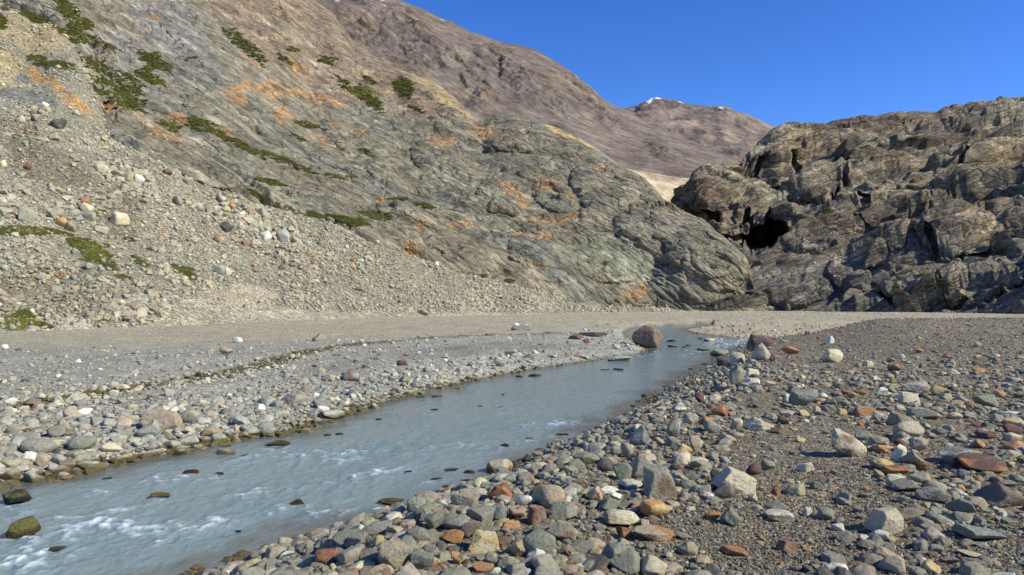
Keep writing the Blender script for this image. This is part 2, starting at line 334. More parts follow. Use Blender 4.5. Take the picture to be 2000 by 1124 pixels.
CR = [(40, 1095, 110, 20, 10, 1), (210, 1022, 130, 16, -4, 1.0), (130, 1040, 80, 16, 20, .8), (390, 1020, 70, 14, 3, .9), (320, 935, 90, 12, 4, .6), (200, 965, 40, 9, 0, .6), (230, 995, 60, 9, 8, .6), (490, 958, 70, 10, 8, .5), (590, 886, 55, 9, 3, .7), (670, 890, 50, 9, 5, .7),
      (720, 930, 90, 10, 10, .7), (480, 895, 90, 9, 10, .4), (910, 872, 80, 8, 5, .4), (1075, 826, 70, 9, 3, .75), (980, 795, 50, 4, 0, .3), (60, 1060, 60, 14, 0, .8), (640, 1003, 90, 10, 6, .5), (1430, 668, 60, 9, 0, 1.0), (1370, 690, 90, 5, 3, .5), (1320, 665, 40, 4, 0, .5), (1110, 852, 60, 5, 3, .3), (330, 1055, 120, 7, 8, .4), (15, 1000, 60, 12, 20, .5)]
CR += [(u-0.25*w_, v+5, w_*0.9, 4.5, 4, .55) for u, v, w_ in [(1268, 686, 60), (1376, 684, 26), (1347, 678, 14), (1314, 672, 22), (1390, 669, 26), (985, 873, 22), (1033, 858, 24), (1099, 852, 30), (981, 797, 30), (847, 803, 20), (575, 991, 40), (310, 972, 46), (34, 1056, 60), (28, 988, 52), (373, 925, 34), (425, 928, 22), (103, 1078, 40), (857, 939, 34), (762, 985, 50), (541, 871, 40), (1209, 723, 20), (1045, 736, 26), (465, 1039, 14), (640, 1040, 22), (528, 1004, 12)]]
for cu, cv, ru, rv, rot, s_ in CR:
    a = math.radians(rot); du = WU-cu; dv = WV-cv
    x = (du*math.cos(a)-dv*math.sin(a))/ru; y = (du*math.sin(a)+dv*math.cos(a)+6*w1*2)/rv
    crest = np.maximum(crest, s_*np.exp(-x*x-np.where(y > 0, y*y*0.5, y*y*3)))
WZ = 0.026*w1*(0.7+ACT)+0.008*w2+0.05*crest*(0.8+w2)+0.022*w2*(0.35+1.1*ACT)+0.006*w3*(0.6+ACT)
WZ = WZ*sm(wd, -0.3, 0.8)
foam = crest*sm(w2+0.5*w3, -0.25, 0.55)*1.25+ACT*sm(w2+0.35*w3+0.25*w1, 0.22, 0.6)*0.35
foam = np.clip(foam, 0, 1)
WP = np.stack([WX, WY, WZ], -1)
shal = sm(0.25+0.55*fbm(WP0, 0.9, 3, seed=35)-wd*0.55, -0.55, 0.4)
at = N(t, 'ShaderNodeAttribute', attribute_name='foam'); ash = N(t, 'ShaderNodeAttribute', attribute_name='shallow')
geo = N(t, 'ShaderNodeNewGeometry')
nz = N(t, 'ShaderNodeTexNoise'); nz.inputs['Scale'].default_value = 0.5; nz.inputs['Detail'].default_value = 4; L(geo.outputs['Position'], nz.inputs['Vector'])
rc = ramp(t, [(0.3, (0.175, 0.245, 0.25)), (0.7, (0.21, 0.265, 0.258))]); L(nz.outputs[0], rc.inputs[0])
m1 = N(t, 'ShaderNodeMix', data_type='RGBA'); L(ash.outputs['Fac'], m1.inputs[0]); L(rc.outputs[0], m1.inputs[6]); m1.inputs[7].default_value = (0.10, 0.088, 0.065, 1)
nf = N(t, 'ShaderNodeTexNoise'); nf.inputs['Scale'].default_value = 9; nf.inputs['Detail'].default_value = 8; nf.inputs['Roughness'].default_value = 0.75; L(geo.outputs['Position'], nf.inputs['Vector'])
fa1 = N(t, 'ShaderNodeMath', operation='MULTIPLY_ADD'); L(nf.outputs[0], fa1.inputs[0]); fa1.inputs[1].default_value = 2.6; fa1.inputs[2].default_value = -1.55
fa2 = N(t, 'ShaderNodeMath', operation='MULTIPLY_ADD'); L(at.outputs['Fac'], fa2.inputs[0]); fa2.inputs[1].default_value = 1.35; L(fa1.outputs[0], fa2.inputs[2])
fa3 = N(t, 'ShaderNodeMath', operation='MULTIPLY', use_clamp=True); L(fa2.outputs[0], fa3.inputs[0]); fa3.inputs[1].default_value = 0.85
m2 = N(t, 'ShaderNodeMix', data_type='RGBA'); L(fa3.outputs[0], m2.inputs[0]); L(m1.outputs[2], m2.inputs[6]); m2.inputs[7].default_value = (0.62, 0.68, 0.70, 1)
L(m2.outputs[2], b.inputs['Base Color']); b.inputs['Specular IOR Level'].default_value = 0.5; b.inputs['IOR'].default_value = 1.33
rr = N(t, 'ShaderNodeMapRange'); L(fa3.outputs[0], rr.inputs[0]); rr.inputs[3].default_value = 0.1; rr.inputs[4].default_value = 0.5; L(rr.outputs[0], b.inputs['Roughness'])
mp = N(t, 'ShaderNodeMapping'); mp.inputs['Rotation'].default_value = (0, 0, math.radians(26)); mp.inputs['Scale'].default_value = (1, 0.55, 1); L(geo.outputs['Position'], mp.inputs[0])
nb = N(t, 'ShaderNodeTexNoise'); nb.inputs['Scale'].default_value = 5; nb.inputs['Detail'].default_value = 7; nb.inputs['Roughness'].default_value = 0.62; L(mp.outputs[0], nb.inputs['Vector'])
bp = N(t, 'ShaderNodeBump'); bp.inputs['Strength'].default_value = 0.6; bp.inputs['Distance'].default_value = 0.07; L(nb.outputs[0], bp.inputs['Height']); L(bp.outputs[0], b.inputs['Normal'])
water = grid_mesh('water', WP, wm, None, mask=(wd > -0.45), extra={'foam': foam, 'shallow': shal}, label='milky grey-blue glacial river running between stony banks')

# ------------------------------------------------------------------ talus fan on the left
T0 = [(-900, 760, 42), (-400, 690, 50), (0, 664, 57), (150, 655, 62), (310, 648, 70), (450, 655, 75), (600, 655, 85), (800, 650, 100), (1000, 636, 125), (1150, 626, 155), (1300, 616, 175), (1420, 618, 185)]
T1 = [(-900, 680, 48), (-400, 650, 55), (0, 643, 60), (150, 632, 66), (310, 611, 74), (450, 602, 84), (600, 608, 97), (800, 614, 113), (1000, 613, 135), (1150, 610, 160), (1300, 609, 178), (1420, 616, 188)]
T2 = [(-900, 200, 85), (-400, 320, 85), (0, 400, 85), (200, 430, 95), (400, 480, 105), (600, 533, 115), (800, 570, 128), (1000, 593, 145), (1150, 603, 165), (1300, 608.8, 180), (1420, 615.5, 189)]
T3 = [(-900, -500, 160), (-400, -280, 160), (-100, -40, 155), (0, 5, 150), (60, 28, 150), (110, 50, 147), (150, 110, 140), (185, 190, 134), (215, 265, 126), (240, 290, 122), (300, 318, 122), (400, 365, 125), (500, 398, 128), (640, 440, 133), (720, 474, 136), (800, 500, 140), (880, 528, 146), (960, 550, 152), (1040, 570, 160), (1120, 590, 170), (1180, 601, 176), (1280, 608, 186), (1420, 614.5, 190)]
T4 = [(u, v+25, y+22) for u, v, y in T3]
ut = np.arange(-700, 1421, 2.6)
TU, TV, TD, ts = loft(ut, [T0, T1, T2, T3, T4], 340, wts=[20, 170, 170, 12])
TP = pix(TU, TV, TD); tn = normals(TP); tn *= np.sign(tn[..., 2:3])
env = sm(ts, 0.9, 1.6)[:, None]
q = fbm(TP, 14, 3, seed=41)*1.3*env+fbm(TP, 3.5, 3, seed=42)*0.45*env+fbm(TP, 1.1, 2, seed=43)*0.16*(0.3+env)
TP = TP+tn*q[..., None]
TV2 = V0+(CAMZ-TP[..., 2])*F/TP[..., 1]; TU2 = TU
nA = fbm(TP, 9, 4, seed=44); nB = fbm(TP, 2.2, 3, seed=45)
tc = col_of(TU.shape, (0.27, 0.24, 0.185))
tc = mix(tc, (0.165, 0.138, 0.10), blot(TU, TV, nA, [(40, 560, 180, 70, 0), (60, 300, 130, 50, -30), (230, 400, 60, 60, 0), (150, 590, 170, 40, 0), (130, 330, 120, 30, -30)], 0.5)*0.85)
tc = mix(tc, (0.36, 0.28, 0.17), blot(TU, TV, nA, [(60, 70, 110, 60, -30), (0, 130, 70, 50, 0)], 0.5)*0.9)
fan = blot(TU, TV, nA*0.5, [(620, 632, 430, 34, 0), (420, 590, 130, 30, 10), (880, 625, 300, 20, 0)], 0.4)
fan = np.maximum(fan, sm(1.12-ts, 0, 0.25)[:, None]*(TU > 300)); tc = mix(tc, (0.40, 0.345, 0.255), fan)
tc = mix(tc, (0.17, 0.165, 0.15), blot(TU, TV, nA, [(95, 125, 70, 16, 25), (50, 190, 70, 18, -10), (85, 200, 40, 14, -20)], 0.3)*0.9)
tc = mix(tc, (0.38, 0.22, 0.09), blot(TU, TV, nB, [(100, 160, 60, 9, -35), (150, 205, 50, 12, -30), (75, 150, 30, 8, -30)], 0.3)*0.9)
tc = tc*(1+0.16*nA+0.18*nB)[..., None]*np.array([0.95, 0.985, 0.92])
talus = grid_mesh('talus_slope', TP, M_talus, tc, label='pale rubble slope running down to the left gravel flat')

# ------------------------------------------------------------------ glacier-polished bedrock hillside
def t3v(u): return ipl(np.array([u]), T3, 1)[0]
def t3y(u): return ipl(np.array([u]), T3, 2)[0]
us_b = [-700, -400, -100, 0, 60, 110, 150, 185, 215, 240, 300, 400, 500, 640, 720, 800, 880, 960, 1040, 1120, 1180, 1280, 1400]
B0 = [(u, t3v(u)+45, t3y(u)+1) for u in us_b]+[(1440, 640, 186), (1500, 640, 188), (1600, 640, 190)]
B1 = [(u, t3v(u)-2, t3y(u)+4) for u in us_b[:-1]]+[(1400, 606, 191), (1440, 606, 191), (1500, 612, 192), (1600, 625, 195)]
B2 = [(-700, -500, 260), (-300, -180, 250), (0, -90, 240), (150, 10, 232), (250, 110, 222), (400, 190, 215), (600, 320, 212), (800, 390, 207), (1000, 440, 202), (1150, 470, 200), (1250, 490, 200), (1350, 510, 198), (1430, 540, 195), (1470, 590, 193), (1520, 625, 195), (1600, 640, 200)]
B3 = [(-700, -900, 520), (-300, -520, 500), (0, -330, 480), (300, -220, 470), (500, -100, 460), (560, -60, 455), (612, -2, 450), (650, 28, 440), (690, 82, 420), (740, 118, 400), (800, 143, 380), (850, 160, 370), (890, 192, 350), (920, 223, 335), (945, 232, 332), (970, 225, 330), (1010, 226, 325), (1060, 240, 315), (1110, 258, 300), (1150, 281, 290), (1190, 309, 280), (1215, 329, 270),
      (1250, 346, 260), (1275, 368, 250), (1300, 394, 240), (1340, 413, 232), (1370, 428, 226), (1400, 452, 218), (1440, 482, 208), (1458, 500, 202), (1466, 522, 198), (1472, 560, 194), (1490, 610, 193), (1530, 640, 196), (1600, 660, 200)]
B4 = [(u, v+70, y+75) for u, v, y in B3]
ub = np.arange(-600, 1601, 2.2)
BU, BV, BD, bs = loft(ub, [B0, B1, B2, B3, B4], 470, wts=[12, 190, 215, 18])
relief = bulge(BU, BV, [(1010, 265, 75, 34, 0, 9), (985, 380, 55, 40, 0, 8), (1085, 385, 50, 28, -20, 6), (1180, 370, 70, 50, -25, 8), (1240, 440, 40, 40, -20, 6), (1380, 500, 90, 62, -28, 12), (1310, 450, 60, 30, -35, 6), (860, 300, 60, 55, -40, 7), (700, 260, 90, 45, -30, 8), (560, 250, 80, 40, -30, 6), (430, 210, 80, 45, -20, 9), (330, 160, 70, 40, -25, 7), (260, 270, 90, 38, -18, 8), (370, 320, 110, 36, -20, 8), (500, 340, 90, 30, -25, 6), (640, 400, 90, 30, -20, 6), (800, 440, 90, 34, -15, 7), (780, 350, 80, 35, -30, 5), (920, 480, 80, 30, -10, 6), (1060, 500, 80, 30, -12, 6), (1180, 520, 70, 32, -14, 6), (1220, 580, 60, 20, -10, 4), (1330, 560, 70, 34, -20, 6), (250, 90, 80, 60, -45, 8), (150, 60, 40, 40, -45, 6), (230, 190, 50, 16, -10, 5), (120, 100, 60, 30, -20, 5), (380, 60, 110, 45, -35, 6)])
relief = relief*1.0
BP = pix(BU, BV, BD-relief*0.55)
bn = normals(BP); bn *= np.sign(bn[..., 1:2])*-1
# strike of the foliation: stretched along a direction descending to the right and toward us
def strata(P, ax, st):
    ax = np.array(ax, float); ax /= np.linalg.norm(ax); al = (P@ax)[..., None]*ax
    return (P-al)+al/st
up = sm(BV-ipl(BU, [(-600, -400), (250, -150), (400, 0), (500, 110), (600, 170), (680, 205), (760, 222), (880, 238), (950, 235), (1060, 200), (1600, 200)]), 14, -14)   # brown hillside above the slabs
Q = strata(BP, (0.75, -0.25, -0.62), 3.2); Qw = Q+3.0*fbm(Q, 18, 2, seed=50)[..., None]
h = 4.6*fbm(Qw, 30, 3, kind='b', seed=51)+1.9*fbm(Qw, 9, 3, kind='b', seed=52)+0.75*fbm(Q, 2.6, 3, kind='b', seed=53)
steps = fbm(Qw, 6, 3, kind='r', seed=54); h = h*0.8-1.3*sm(steps, 0.25, 0.5)
fa, ed1 = facets(Q+1.5*fbm(Q, 8, 2, seed=57)[..., None], 13, 1); fb_, ed2 = facets(Q+0.8*fbm(Q, 3, 2, seed=58)[..., None], 4.2, 2)
h = h*0.7+blur(1.9*fa+0.7*fb_, 2)-0.5*sm(0.07-ed1, 0, 0.07)-0.45*sm(0.09-ed2, 0, 0.09)+0.35*fbm(Q, 0.9, 2, seed=59)
hu = 5*fbm(BP, 50, 4, seed=55)+1.6*facets(BP, 16, 3)[0]+0.7*fbm(BP, 3, 3, seed=68)+2.0*fbm(strata(BP, (0.6, -0.3, -0.7), 3), 12, 4, kind='r', seed=56)
wtop = sm(bs, 2.93, 3.0)[:, None]
h = blur(h, 1)
disp = (h*(1-up)+hu*up)*sm(bs, 0.0, 1.0)[:, None]*(1-0.78*sm(bs, 2.6, 3.0)[:, None])
BP = BP+bn*disp[..., None]
nA = fbm(Q, 16, 4, seed=60); nB = fbm(Q, 4, 4, seed=61); nC = fbm(strata(BP, (0.75, -0.25, -0.62), 9), 2.2, 3, seed=62); nD = fbm(BP, 11, 4, seed=63)
bc = col_of(BU.shape, (0.195, 0.176, 0.138))
bc = mix(bc, (0.170, 0.170, 0.150), sm(nA, 0.0, 0.35)*0.8)
bc = mix(bc, (0.20, 0.172, 0.135), sm(-nA, 0.05, 0.4)*0.7)
bc = mix(bc, (0.20, 0.21, 0.165), blot(BU, BV, nA, [(985, 385, 60, 45, 0), (1230, 520, 80, 50, -20), (1080, 390, 60, 35, 0), (1160, 480, 80, 40, 0)], 0.5)*0.7)
bc = mix(bc, (0.215, 0.20, 0.195), blot(BU, BV, nA, [(230, 110, 110, 60, -40), (330, 60, 120, 60, -30), (180, 245, 50, 20, -20)], 0.5)*0.8)
bc = bc*(1+0.45*nC+0.18*nB)[..., None]
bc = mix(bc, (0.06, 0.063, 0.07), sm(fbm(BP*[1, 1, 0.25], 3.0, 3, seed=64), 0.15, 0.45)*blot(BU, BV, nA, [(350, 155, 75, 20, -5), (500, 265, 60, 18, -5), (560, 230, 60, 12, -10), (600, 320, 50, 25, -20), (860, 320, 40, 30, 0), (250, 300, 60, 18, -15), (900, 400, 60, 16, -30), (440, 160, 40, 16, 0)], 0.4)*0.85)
brown = mix(mix(col_of(BU.shape, (0.225, 0.170, 0.130)), (0.17, 0.142, 0.115), sm(nD, 0.0, 0.3)), (0.32, 0.25, 0.155), sm(-nD, 0.15, 0.45)*0.7)
brown = mix(brown, (0.26, 0.222, 0.172), blot(BU, BV, nD*0.5, [(560, 60, 16, 90, 62), (610, 130, 14, 60, 75), (640, 170, 30, 22, 0), (760, 205, 20, 40, 70), (700, 180, 12, 40, 60)], 0.5))
brown = mix(brown, (0.38, 0.29, 0.16), blot(BU, BV, nD, [(870, 190, 60, 12, -40), (830, 160, 60, 12, -30), (915, 222, 30, 8, -40)], 0.5)*0.7)
brown = brown*(1+0.22*nB+0.2*nC)[..., None]
bc = bc*(1-up[..., None])+brown*up[..., None]
ORANGE = [(470, 180, 60, 10, 0), (540, 180, 70, 14, -12), (600, 190, 60, 16, -15), (555, 225, 22, 24, 0), (460, 195, 30, 12, -25), (640, 200, 40, 12, -20), (590, 240, 30, 7, -15), (570, 130, 36, 9, -25), (490, 120, 30, 7, -35), (1080, 430, 50, 9, 8), (1010, 462, 30, 11, 0), (1065, 465, 22, 6, -10), (1000, 372, 12, 34, 62), (1070, 360, 34, 11, -10), (1020, 395, 20, 8, -50), (300, 262, 40, 7, -30), (350, 235, 24, 9, -20), (430, 265, 26, 7, -25),
          (1040, 525, 30, 5, -20), (820, 445, 20, 4, -10), (900, 445, 30, 4, -5), (870, 275, 10, 24, 85), (940, 262, 12, 30, 80), (960, 255, 10, 20, 80), (800, 490, 14, 8, -30), (1180, 325, 20, 4, 0), (700, 262, 20, 7, -35), (620, 270, 30, 6, -30), (240, 218, 90, 10, -20), (160, 170, 50, 9, -35), (330, 270, 40, 6, -25), (420, 300, 40, 5, -25), (850, 272, 8, 22, -65), (740, 400, 14, 4, 0), (300, 40, 30, 10, 0), (1235, 575, 30, 10, -10), (1100, 380, 30, 6, -30), (655, 245, 14, 5, -30), (1250, 570, 20, 12, 0)]
om = blot(BU, BV, nB*0.9+nD*0.5, ORANGE, 0.3)*0.9
bc = mix(bc, (0.40, 0.215, 0.085), om*sm(fbm(BP, 1.6, 2, seed=66), -0.35, 0.1)*0.75)
bc = mix(bc, (0.50, 0.37, 0.18), blot(BU, BV, nB*0.6, [(1100, 262, 36, 5, -22), (1150, 283, 30, 6, -30), (1190, 303, 26, 6, -38), (1080, 248, 20, 4, -10)], 0.3))
bc = mix(bc, (0.36, 0.35, 0.31), sm(nC+nB, 0.55, 0.8)*0.55*(1-up))
bc = bc*(1+0.15*nD+0.22*fbm(Q, 1.3, 2, seed=65))[..., None]*np.array([1.13, 1.075, 0.92])
rock = grid_mesh('bedrock_hillside', BP, M_rock, bc, label='grey glacier-polished rock slope with orange gravel ledges rising above the rubble')

# ------------------------------------------------------------------ cliffs on the right
C0 = [(1250, 650, 186), (1400, 650, 186), (1500, 640, 180), (1700, 640, 165), (1850, 640, 150), (2000, 640, 140), (2600, 700, 110)]
C1 = [(1250, 612, 205), (1400, 611, 192), (1500, 607, 186), (1700, 605, 176), (1850, 602, 158), (2000, 600, 146), (2600, 590, 115)]
C2 = [(1250, 560, 225), (1440, 545, 205), (1500, 548, 200), (1650, 540, 196), (1700, 540, 190), (1850, 535, 176), (2000, 530, 162), (2600, 470, 125)]
C3 = [(1250, 500, 255), (1310, 470, 252), (1380, 455, 246), (1440, 452, 238), (1500, 450, 236), (1600, 440, 232), (1700, 430, 226), (1850, 420, 214), (2000, 410, 200), (2600, 300, 150)]
C4 = [(1250, 490, 262), (1310, 450, 258), (1330, 400, 256), (1380, 370, 256), (1440, 375, 262), (1500, 350, 280), (1600, 330, 280), (1700, 325, 275), (1850, 310, 265), (2000, 300, 250), (2600, 150, 190)]
SK = [(1250, 480, 268), (1314, 445, 263), (1326, 392, 264), (1338, 364, 266), (1358, 336, 268), (1384, 323, 270), (1425, 322, 274), (1446, 332, 280), (1455, 306, 295), (1470, 291, 303), (1490, 276, 308), (1512, 258, 312), (1532, 250, 314), (1572, 246, 318), (1609, 246, 322), (1625, 240, 324), (1660, 234, 326), (1685, 228, 328), (1710, 230, 330), (1740, 222, 332), (1760, 218, 333), (1800, 219, 334), (1831, 219, 334), (1845, 210, 335), (1862, 205, 335), (1885, 207, 336), (1896, 199, 336), (1930, 196, 336), (1945, 196, 336), (1961, 189, 336), (2000, 188, 334), (2100, 180, 330), (2300, 150, 310), (2600, 80, 280)]
C6 = [(u, v+60, y+70) for u, v, y in SK]
uc = np.arange(1250, 2601, 2.0)
CU, CV, CD, cs_ = loft(uc, [C0, C1, C2, C3, C4, SK, C6], 420, wts=[10, 60, 110, 100, 110, 14])
_p = np.stack([CU/40, CV/40, 0*CU], -1); WUc = CU+26*fbm(_p, 1.4, 4, seed=150, gain=.6); WVc = CV+20*fbm(_p, 1.4, 4, seed=151, gain=.6)
rel = 0.8*bulge(WUc, WVc, [(1392, 378, 72, 62, -15, 16), (1410, 440, 40, 30, 20, 7), (1475, 405, 48, 46, -35, 15), (1520, 425, 40, 34, -20, 13), (1528, 305, 66, 56, 0, 20), (1490, 300, 36, 44, -20, 12), (1640, 290, 90, 42, 10, 12), (1605, 365, 68, 44, 8, 15), (1680, 385, 60, 46, 25, 11), (1760, 350, 130, 40, 12, 9), (1730, 262, 120, 32, 4, 6), (1935, 330, 120, 70, 18, 12), (1940, 290, 66, 40, 25, 9),
      (1880, 450, 95, 62, 12, 17), (1980, 400, 80, 60, 10, 14), (1925, 220, 60, 22, 0, 8), (1860, 225, 40, 16, 0, 5), (1760, 470, 60, 26, 15, 7), (1700, 500, 36, 30, 0, 6), (1660, 540, 48, 30, -30, 7), (1770, 515, 60, 18, 0, 6), (1865, 560, 38, 24, 0, 9), (1940, 555, 70, 26, 0, 8), (1790, 575, 60, 24, 10, 6), (1600, 470, 80, 26, 12, 5), (1540, 560, 90, 28, 0, 5), (1460, 560, 50, 26, 0, 4), (1640, 430, 50, 26, 25, 7), (2100, 450, 90, 80, 0, 12), (2050, 560, 60, 30, 0, 7), (1720, 430, 60, 22, 12, 6)])
hole = bulge(WUc, WVc, [(1494, 468, 50, 33, 24, -50), (1466, 432, 12, 30, -8, -14), (1505, 436, 8, 20, 0, -10), (1440, 474, 24, 14, -40, -12), (1388, 430, 24, 9, -30, -10), (1335, 378, 16, 34, 20, -6), (1448, 535, 15, 18, 35, -12), (1562, 320, 7, 26, 25, -7), (1488, 330, 10, 26, 20, -6), (1826, 488, 10, 24, 30, -7), (1872, 506, 22, 16, 20, -7), (1992, 460, 14, 26, 0, -11), (1650, 350, 9, 26, 0, -8), (1632, 385, 8, 22, 10, -7), (1893, 209, 7, 9, 0, -6), (1715, 585, 40, 8, 38, -6), (1740, 600, 16, 5, 0, -5), (1830, 560, 12, 9, -30, -6), (1985, 560, 18, 10, 0, -6), (1895, 305, 40, 4, 48, -5), (1690, 420, 14, 10, 0, -6)])
CPt = pix(CU, CV, CD-rel*0.8-hole*1.0)
wall = normals(pix(CU, CV, CD)); cn = wall*np.sign(wall[..., 1:2])*-1
Q = strata(CPt, (0.92, -0.12, 0.34), 2.6); Qw = Q+4*fbm(Q, 22, 2, seed=70)[..., None]
h = 5.6*fbm(Qw, 34, 3, kind='b', seed=71)+3.6*fbm(Qw, 11, 4, kind='b', seed=72)+1.1*fbm(Q, 3.0, 3, kind='b', seed=73)
fa, ed1 = facets(Q+2.5*fbm(Q, 10, 2, seed=76)[..., None], 17, 4); fb_, ed2 = facets(Q+1.0*fbm(Q, 4, 2, seed=77)[..., None], 6, 5); fc_, ed3 = facets(Q, 2.3, 6)
h = 0.62*h-1.2*sm(fbm(Qw, 8, 3, kind='r', seed=74), 0.22, 0.5)+blur(6.5*fa+2.6*fb_, 2)-1.2*sm(0.07-ed1, 0, 0.07)-0.5*sm(0.08-ed2, 0, 0.08); h = h-1.5
h = blur(h, 1); jag = fbm(CPt, 7, 4, kind='r', seed=75); h = h+3.0*jag*blot(CU, CV, jag*0, [(1430, 420, 90, 60, 0), (1660, 380, 60, 60, 0), (1980, 360, 60, 60, 0), (1900, 580, 120, 30, 0), (1500, 330, 30, 50, 0)], 0.6)
h = blur(h, 1)
sty = (1-0.75*sm(cs_, 4.5, 5.0))*sm(cs_, 0, 1); lowv = 1-0.68*blot(CU, CV, 0*CU, [(1580, 540, 220, 80, 0)], 0.8)
CPt = CPt+cn*(h*sty[:, None]*lowv)[..., None]
nA = fbm(Q, 20, 4, seed=80); nB = fbm(Q, 5, 4, seed=81); nC = fbm(strata(CPt, (0.92, -0.12, 0.34), 9), 2.4, 3, seed=82); nD = fbm(CPt, 15, 4, seed=83)
cc = col_of(CU.shape, (0.160, 0.140, 0.112))
cc = mix(cc, (0.21, 0.20, 0.158), sm(nA, 0.0, 0.35)*sm(CV, 470, 330)); cc = mix(cc, (0.105, 0.080, 0.066), sm(-nA, 0.08, 0.4)*0.9)
cc = mix(cc, (0.185, 0.14, 0.095), sm(nD, 0.1, 0.45)*0.8); cc = mix(cc, (0.13, 0.128, 0.118), sm(CV+20*nD, 430, 560)*0.75)
cc = mix(cc, (0.26, 0.215, 0.15), blot(CU, CV, nB, [(1540, 310, 30, 40, 0), (1865, 560, 30, 20, 0), (1920, 440, 70, 34, 10), (1960, 290, 60, 30, 20)], 0.5)*0.6)
cc = mix(cc, (0.115, 0.105, 0.092), blot(CU, CV, nB, [(1640, 315, 60, 24, 12), (1980, 360, 70, 50, 15), (1700, 590, 90, 18, 30), (1900, 590, 130, 16, 0)], 0.5)*0.7)
cc = mix(cc, (0.35, 0.17, 0.05), blot(CU, CV, nB*0.6, [(1572, 330, 5, 14, 0), (1710, 263, 8, 4, 0)], 0.3))
cc = mix(cc, (0.33, 0.30, 0.25), blot(CU, CV, nC, [(1600, 320, 12, 22, 60), (1640, 510, 90, 14, 18)], 0.4)*0.5)
cc = mix(cc, (0.165, 0.155, 0.135), blot(CU, CV, nD*0.6, [(1530, 400, 50, 16, -38), (1600, 440, 70, 14, -15)], 0.5)*0.8)
cc = cc*(1+0.42*nC+0.2*nB+0.22*fbm(Q, 1.6, 2, seed=84))[..., None]*np.array([1.40, 1.28, 1.06])
cliff = grid_mesh('rocky_cliff', CPt, M_cliff, cc, label='dark knobbly rock cliff with a black gorge mouth on the right')

# ------------------------------------------------------------------ big scree mountain, sandy terrace, far mountain
R0 = [(200, 420, 700), (500, 400, 720), (900, 380, 780), (1200, 400, 820), (1350, 400, 860), (1460, 350, 950), (1600, 420, 1000)]
R1 = [(200, 60, 1100), (500, 120, 1080), (900, 215, 1080), (1100, 250, 1080), (1225, 280, 1090), (1330, 310, 1040), (1450, 342, 1010), (1600, 410, 1030)]
R2 = [(200, -260, 1500), (500, -100, 1500), (620, -50, 1480), (720, -22, 1460), (780, 0, 1450), (805, 10, 1440), (830, 20, 1430), (860, 36, 1425), (880, 42, 1420), (915, 62, 1415), (940, 70, 1410), (980, 85, 1400), (1005, 88, 1395), (1040, 96, 1390), (1075, 115, 1380), (1110, 135, 1370), (1130, 152, 1360), (1150, 166, 1350), (1175, 190, 1335), (1200, 206, 1320), (1225, 215, 1300), (1270, 240, 1260), (1330, 266, 1200), (1400, 296, 1130), (1450, 325, 1080), (1500, 350, 1050), (1600, 410, 1060)]
R3 = [(u, v+60, y+300) for u, v, y in R2]
um = np.arange(200, 1601, 2.2)
MU, MV, MD, ms = loft(um, [R0, R1, R2, R3], 300, wts=[120, 200, 14])
MP = pix(MU, MV, MD); mn = normals(MP); mn *= np.sign(mn[..., 1:2])*-1
Q = strata(MP, (0.78, -0.2, -0.6), 3.5)
crag = blot(MU, MV, fbm(MP, 90, 3, seed=90), [(700, 60, 120, 80, 0), (850, 120, 120, 70, -30), (1000, 150, 170, 40, -28), (1060, 190, 150, 22, -35), (1130, 180, 100, 26, -40), (1180, 230, 60, 20, -40), (930, 170, 60, 60, -60), (1300, 300, 60, 12, -30), (780, 70, 120, 60, 0)], 0.8, 0.8)
h = 14*fbm(Q, 160, 3, seed=91)+crag*(9*fbm(MP, 60, 4, kind='r', seed=92)+7*facets(MP, 38, 7)[0]+3*facets(MP, 14, 8)[0]+2*fbm(MP, 7, 2, seed=93))+1.2*fbm(Q, 15, 3, seed=94)
MP = MP+mn*(h*(1-0.5*sm(ms, 1.8, 2.0)[:, None])*sm(ms, 0, 0.5)[:, None])[..., None]
nA = fbm(Q, 70, 4, seed=95); nB = fbm(MP, 22, 4, seed=96); nC = fbm(strata(MP, (0.78, -0.2, -0.6), 12), 16, 3, seed=97)
mc = col_of(MU.shape, (0.200, 0.152, 0.125))
mc = mix(mc, (0.135, 0.104, 0.092), crag*sm(nB, -0.25, 0.2)*0.9); mc = mix(mc, (0.235, 0.165, 0.12), sm(nA, 0.05, 0.4)*0.8)
mc = mix(mc, (0.225, 0.19, 0.15), blot(MU, MV, nA, [(890, 130, 40, 50, -50), (930, 170, 20, 30, -60), (1090, 210, 60, 14, -45)], 0.5)*0.6)
mc = mix(mc, (0.14, 0.125, 0.115), sm(ms, 1.8, 1.97)[:, None]*(MU > 980)*(MU < 1150)*0.7)
snow = sm(nB+0.4*nC, 0.28, 0.42)*blot(MU, MV, nB*0, [(700, -5, 120, 30, -10), (830, 45, 30, 18, -45), (640, 10, 60, 30, 0), (865, 40, 14, 6, -30)], 0.5); mc = mix(mc, (0.55, 0.56, 0.6), snow*0.6)
mc = mc*(1+0.34*nC+0.2*nB)[..., None]*np.array([0.80, 0.81, 0.77])
grid_mesh('scree_mountain', MP, M_mount, mc, label='brown purple mountain with long scree chutes behind the rock slope')
X0 = [(1000, 420, 400), (1700, 430, 400)]; X1 = [(1000, 330, 470), (1215, 328, 470), (1260, 336, 475), (1300, 343, 478), (1335, 349, 480), (1500, 360, 480), (1700, 400, 480)]; X2 = [(u, v+20, y+60) for u, v, y in X1]
ux = np.arange(1000, 1700, 3.0); XU, XV, XD, xs = loft(ux, [X0, X1, X2], 60, wts=[40, 10]); XP = pix(XU, XV, XD)
nA = fbm(XP*[1, 1, 3], 14, 4, seed=101); XP[..., 2] += nA*0.8
grid_mesh('sand_terrace', XP, M_mount, col_of(XU.shape, (0.47, 0.37, 0.225))*(1+0.3*nA)[..., None], label='sunlit yellow sand terrace in the gap between hillside and cliff')
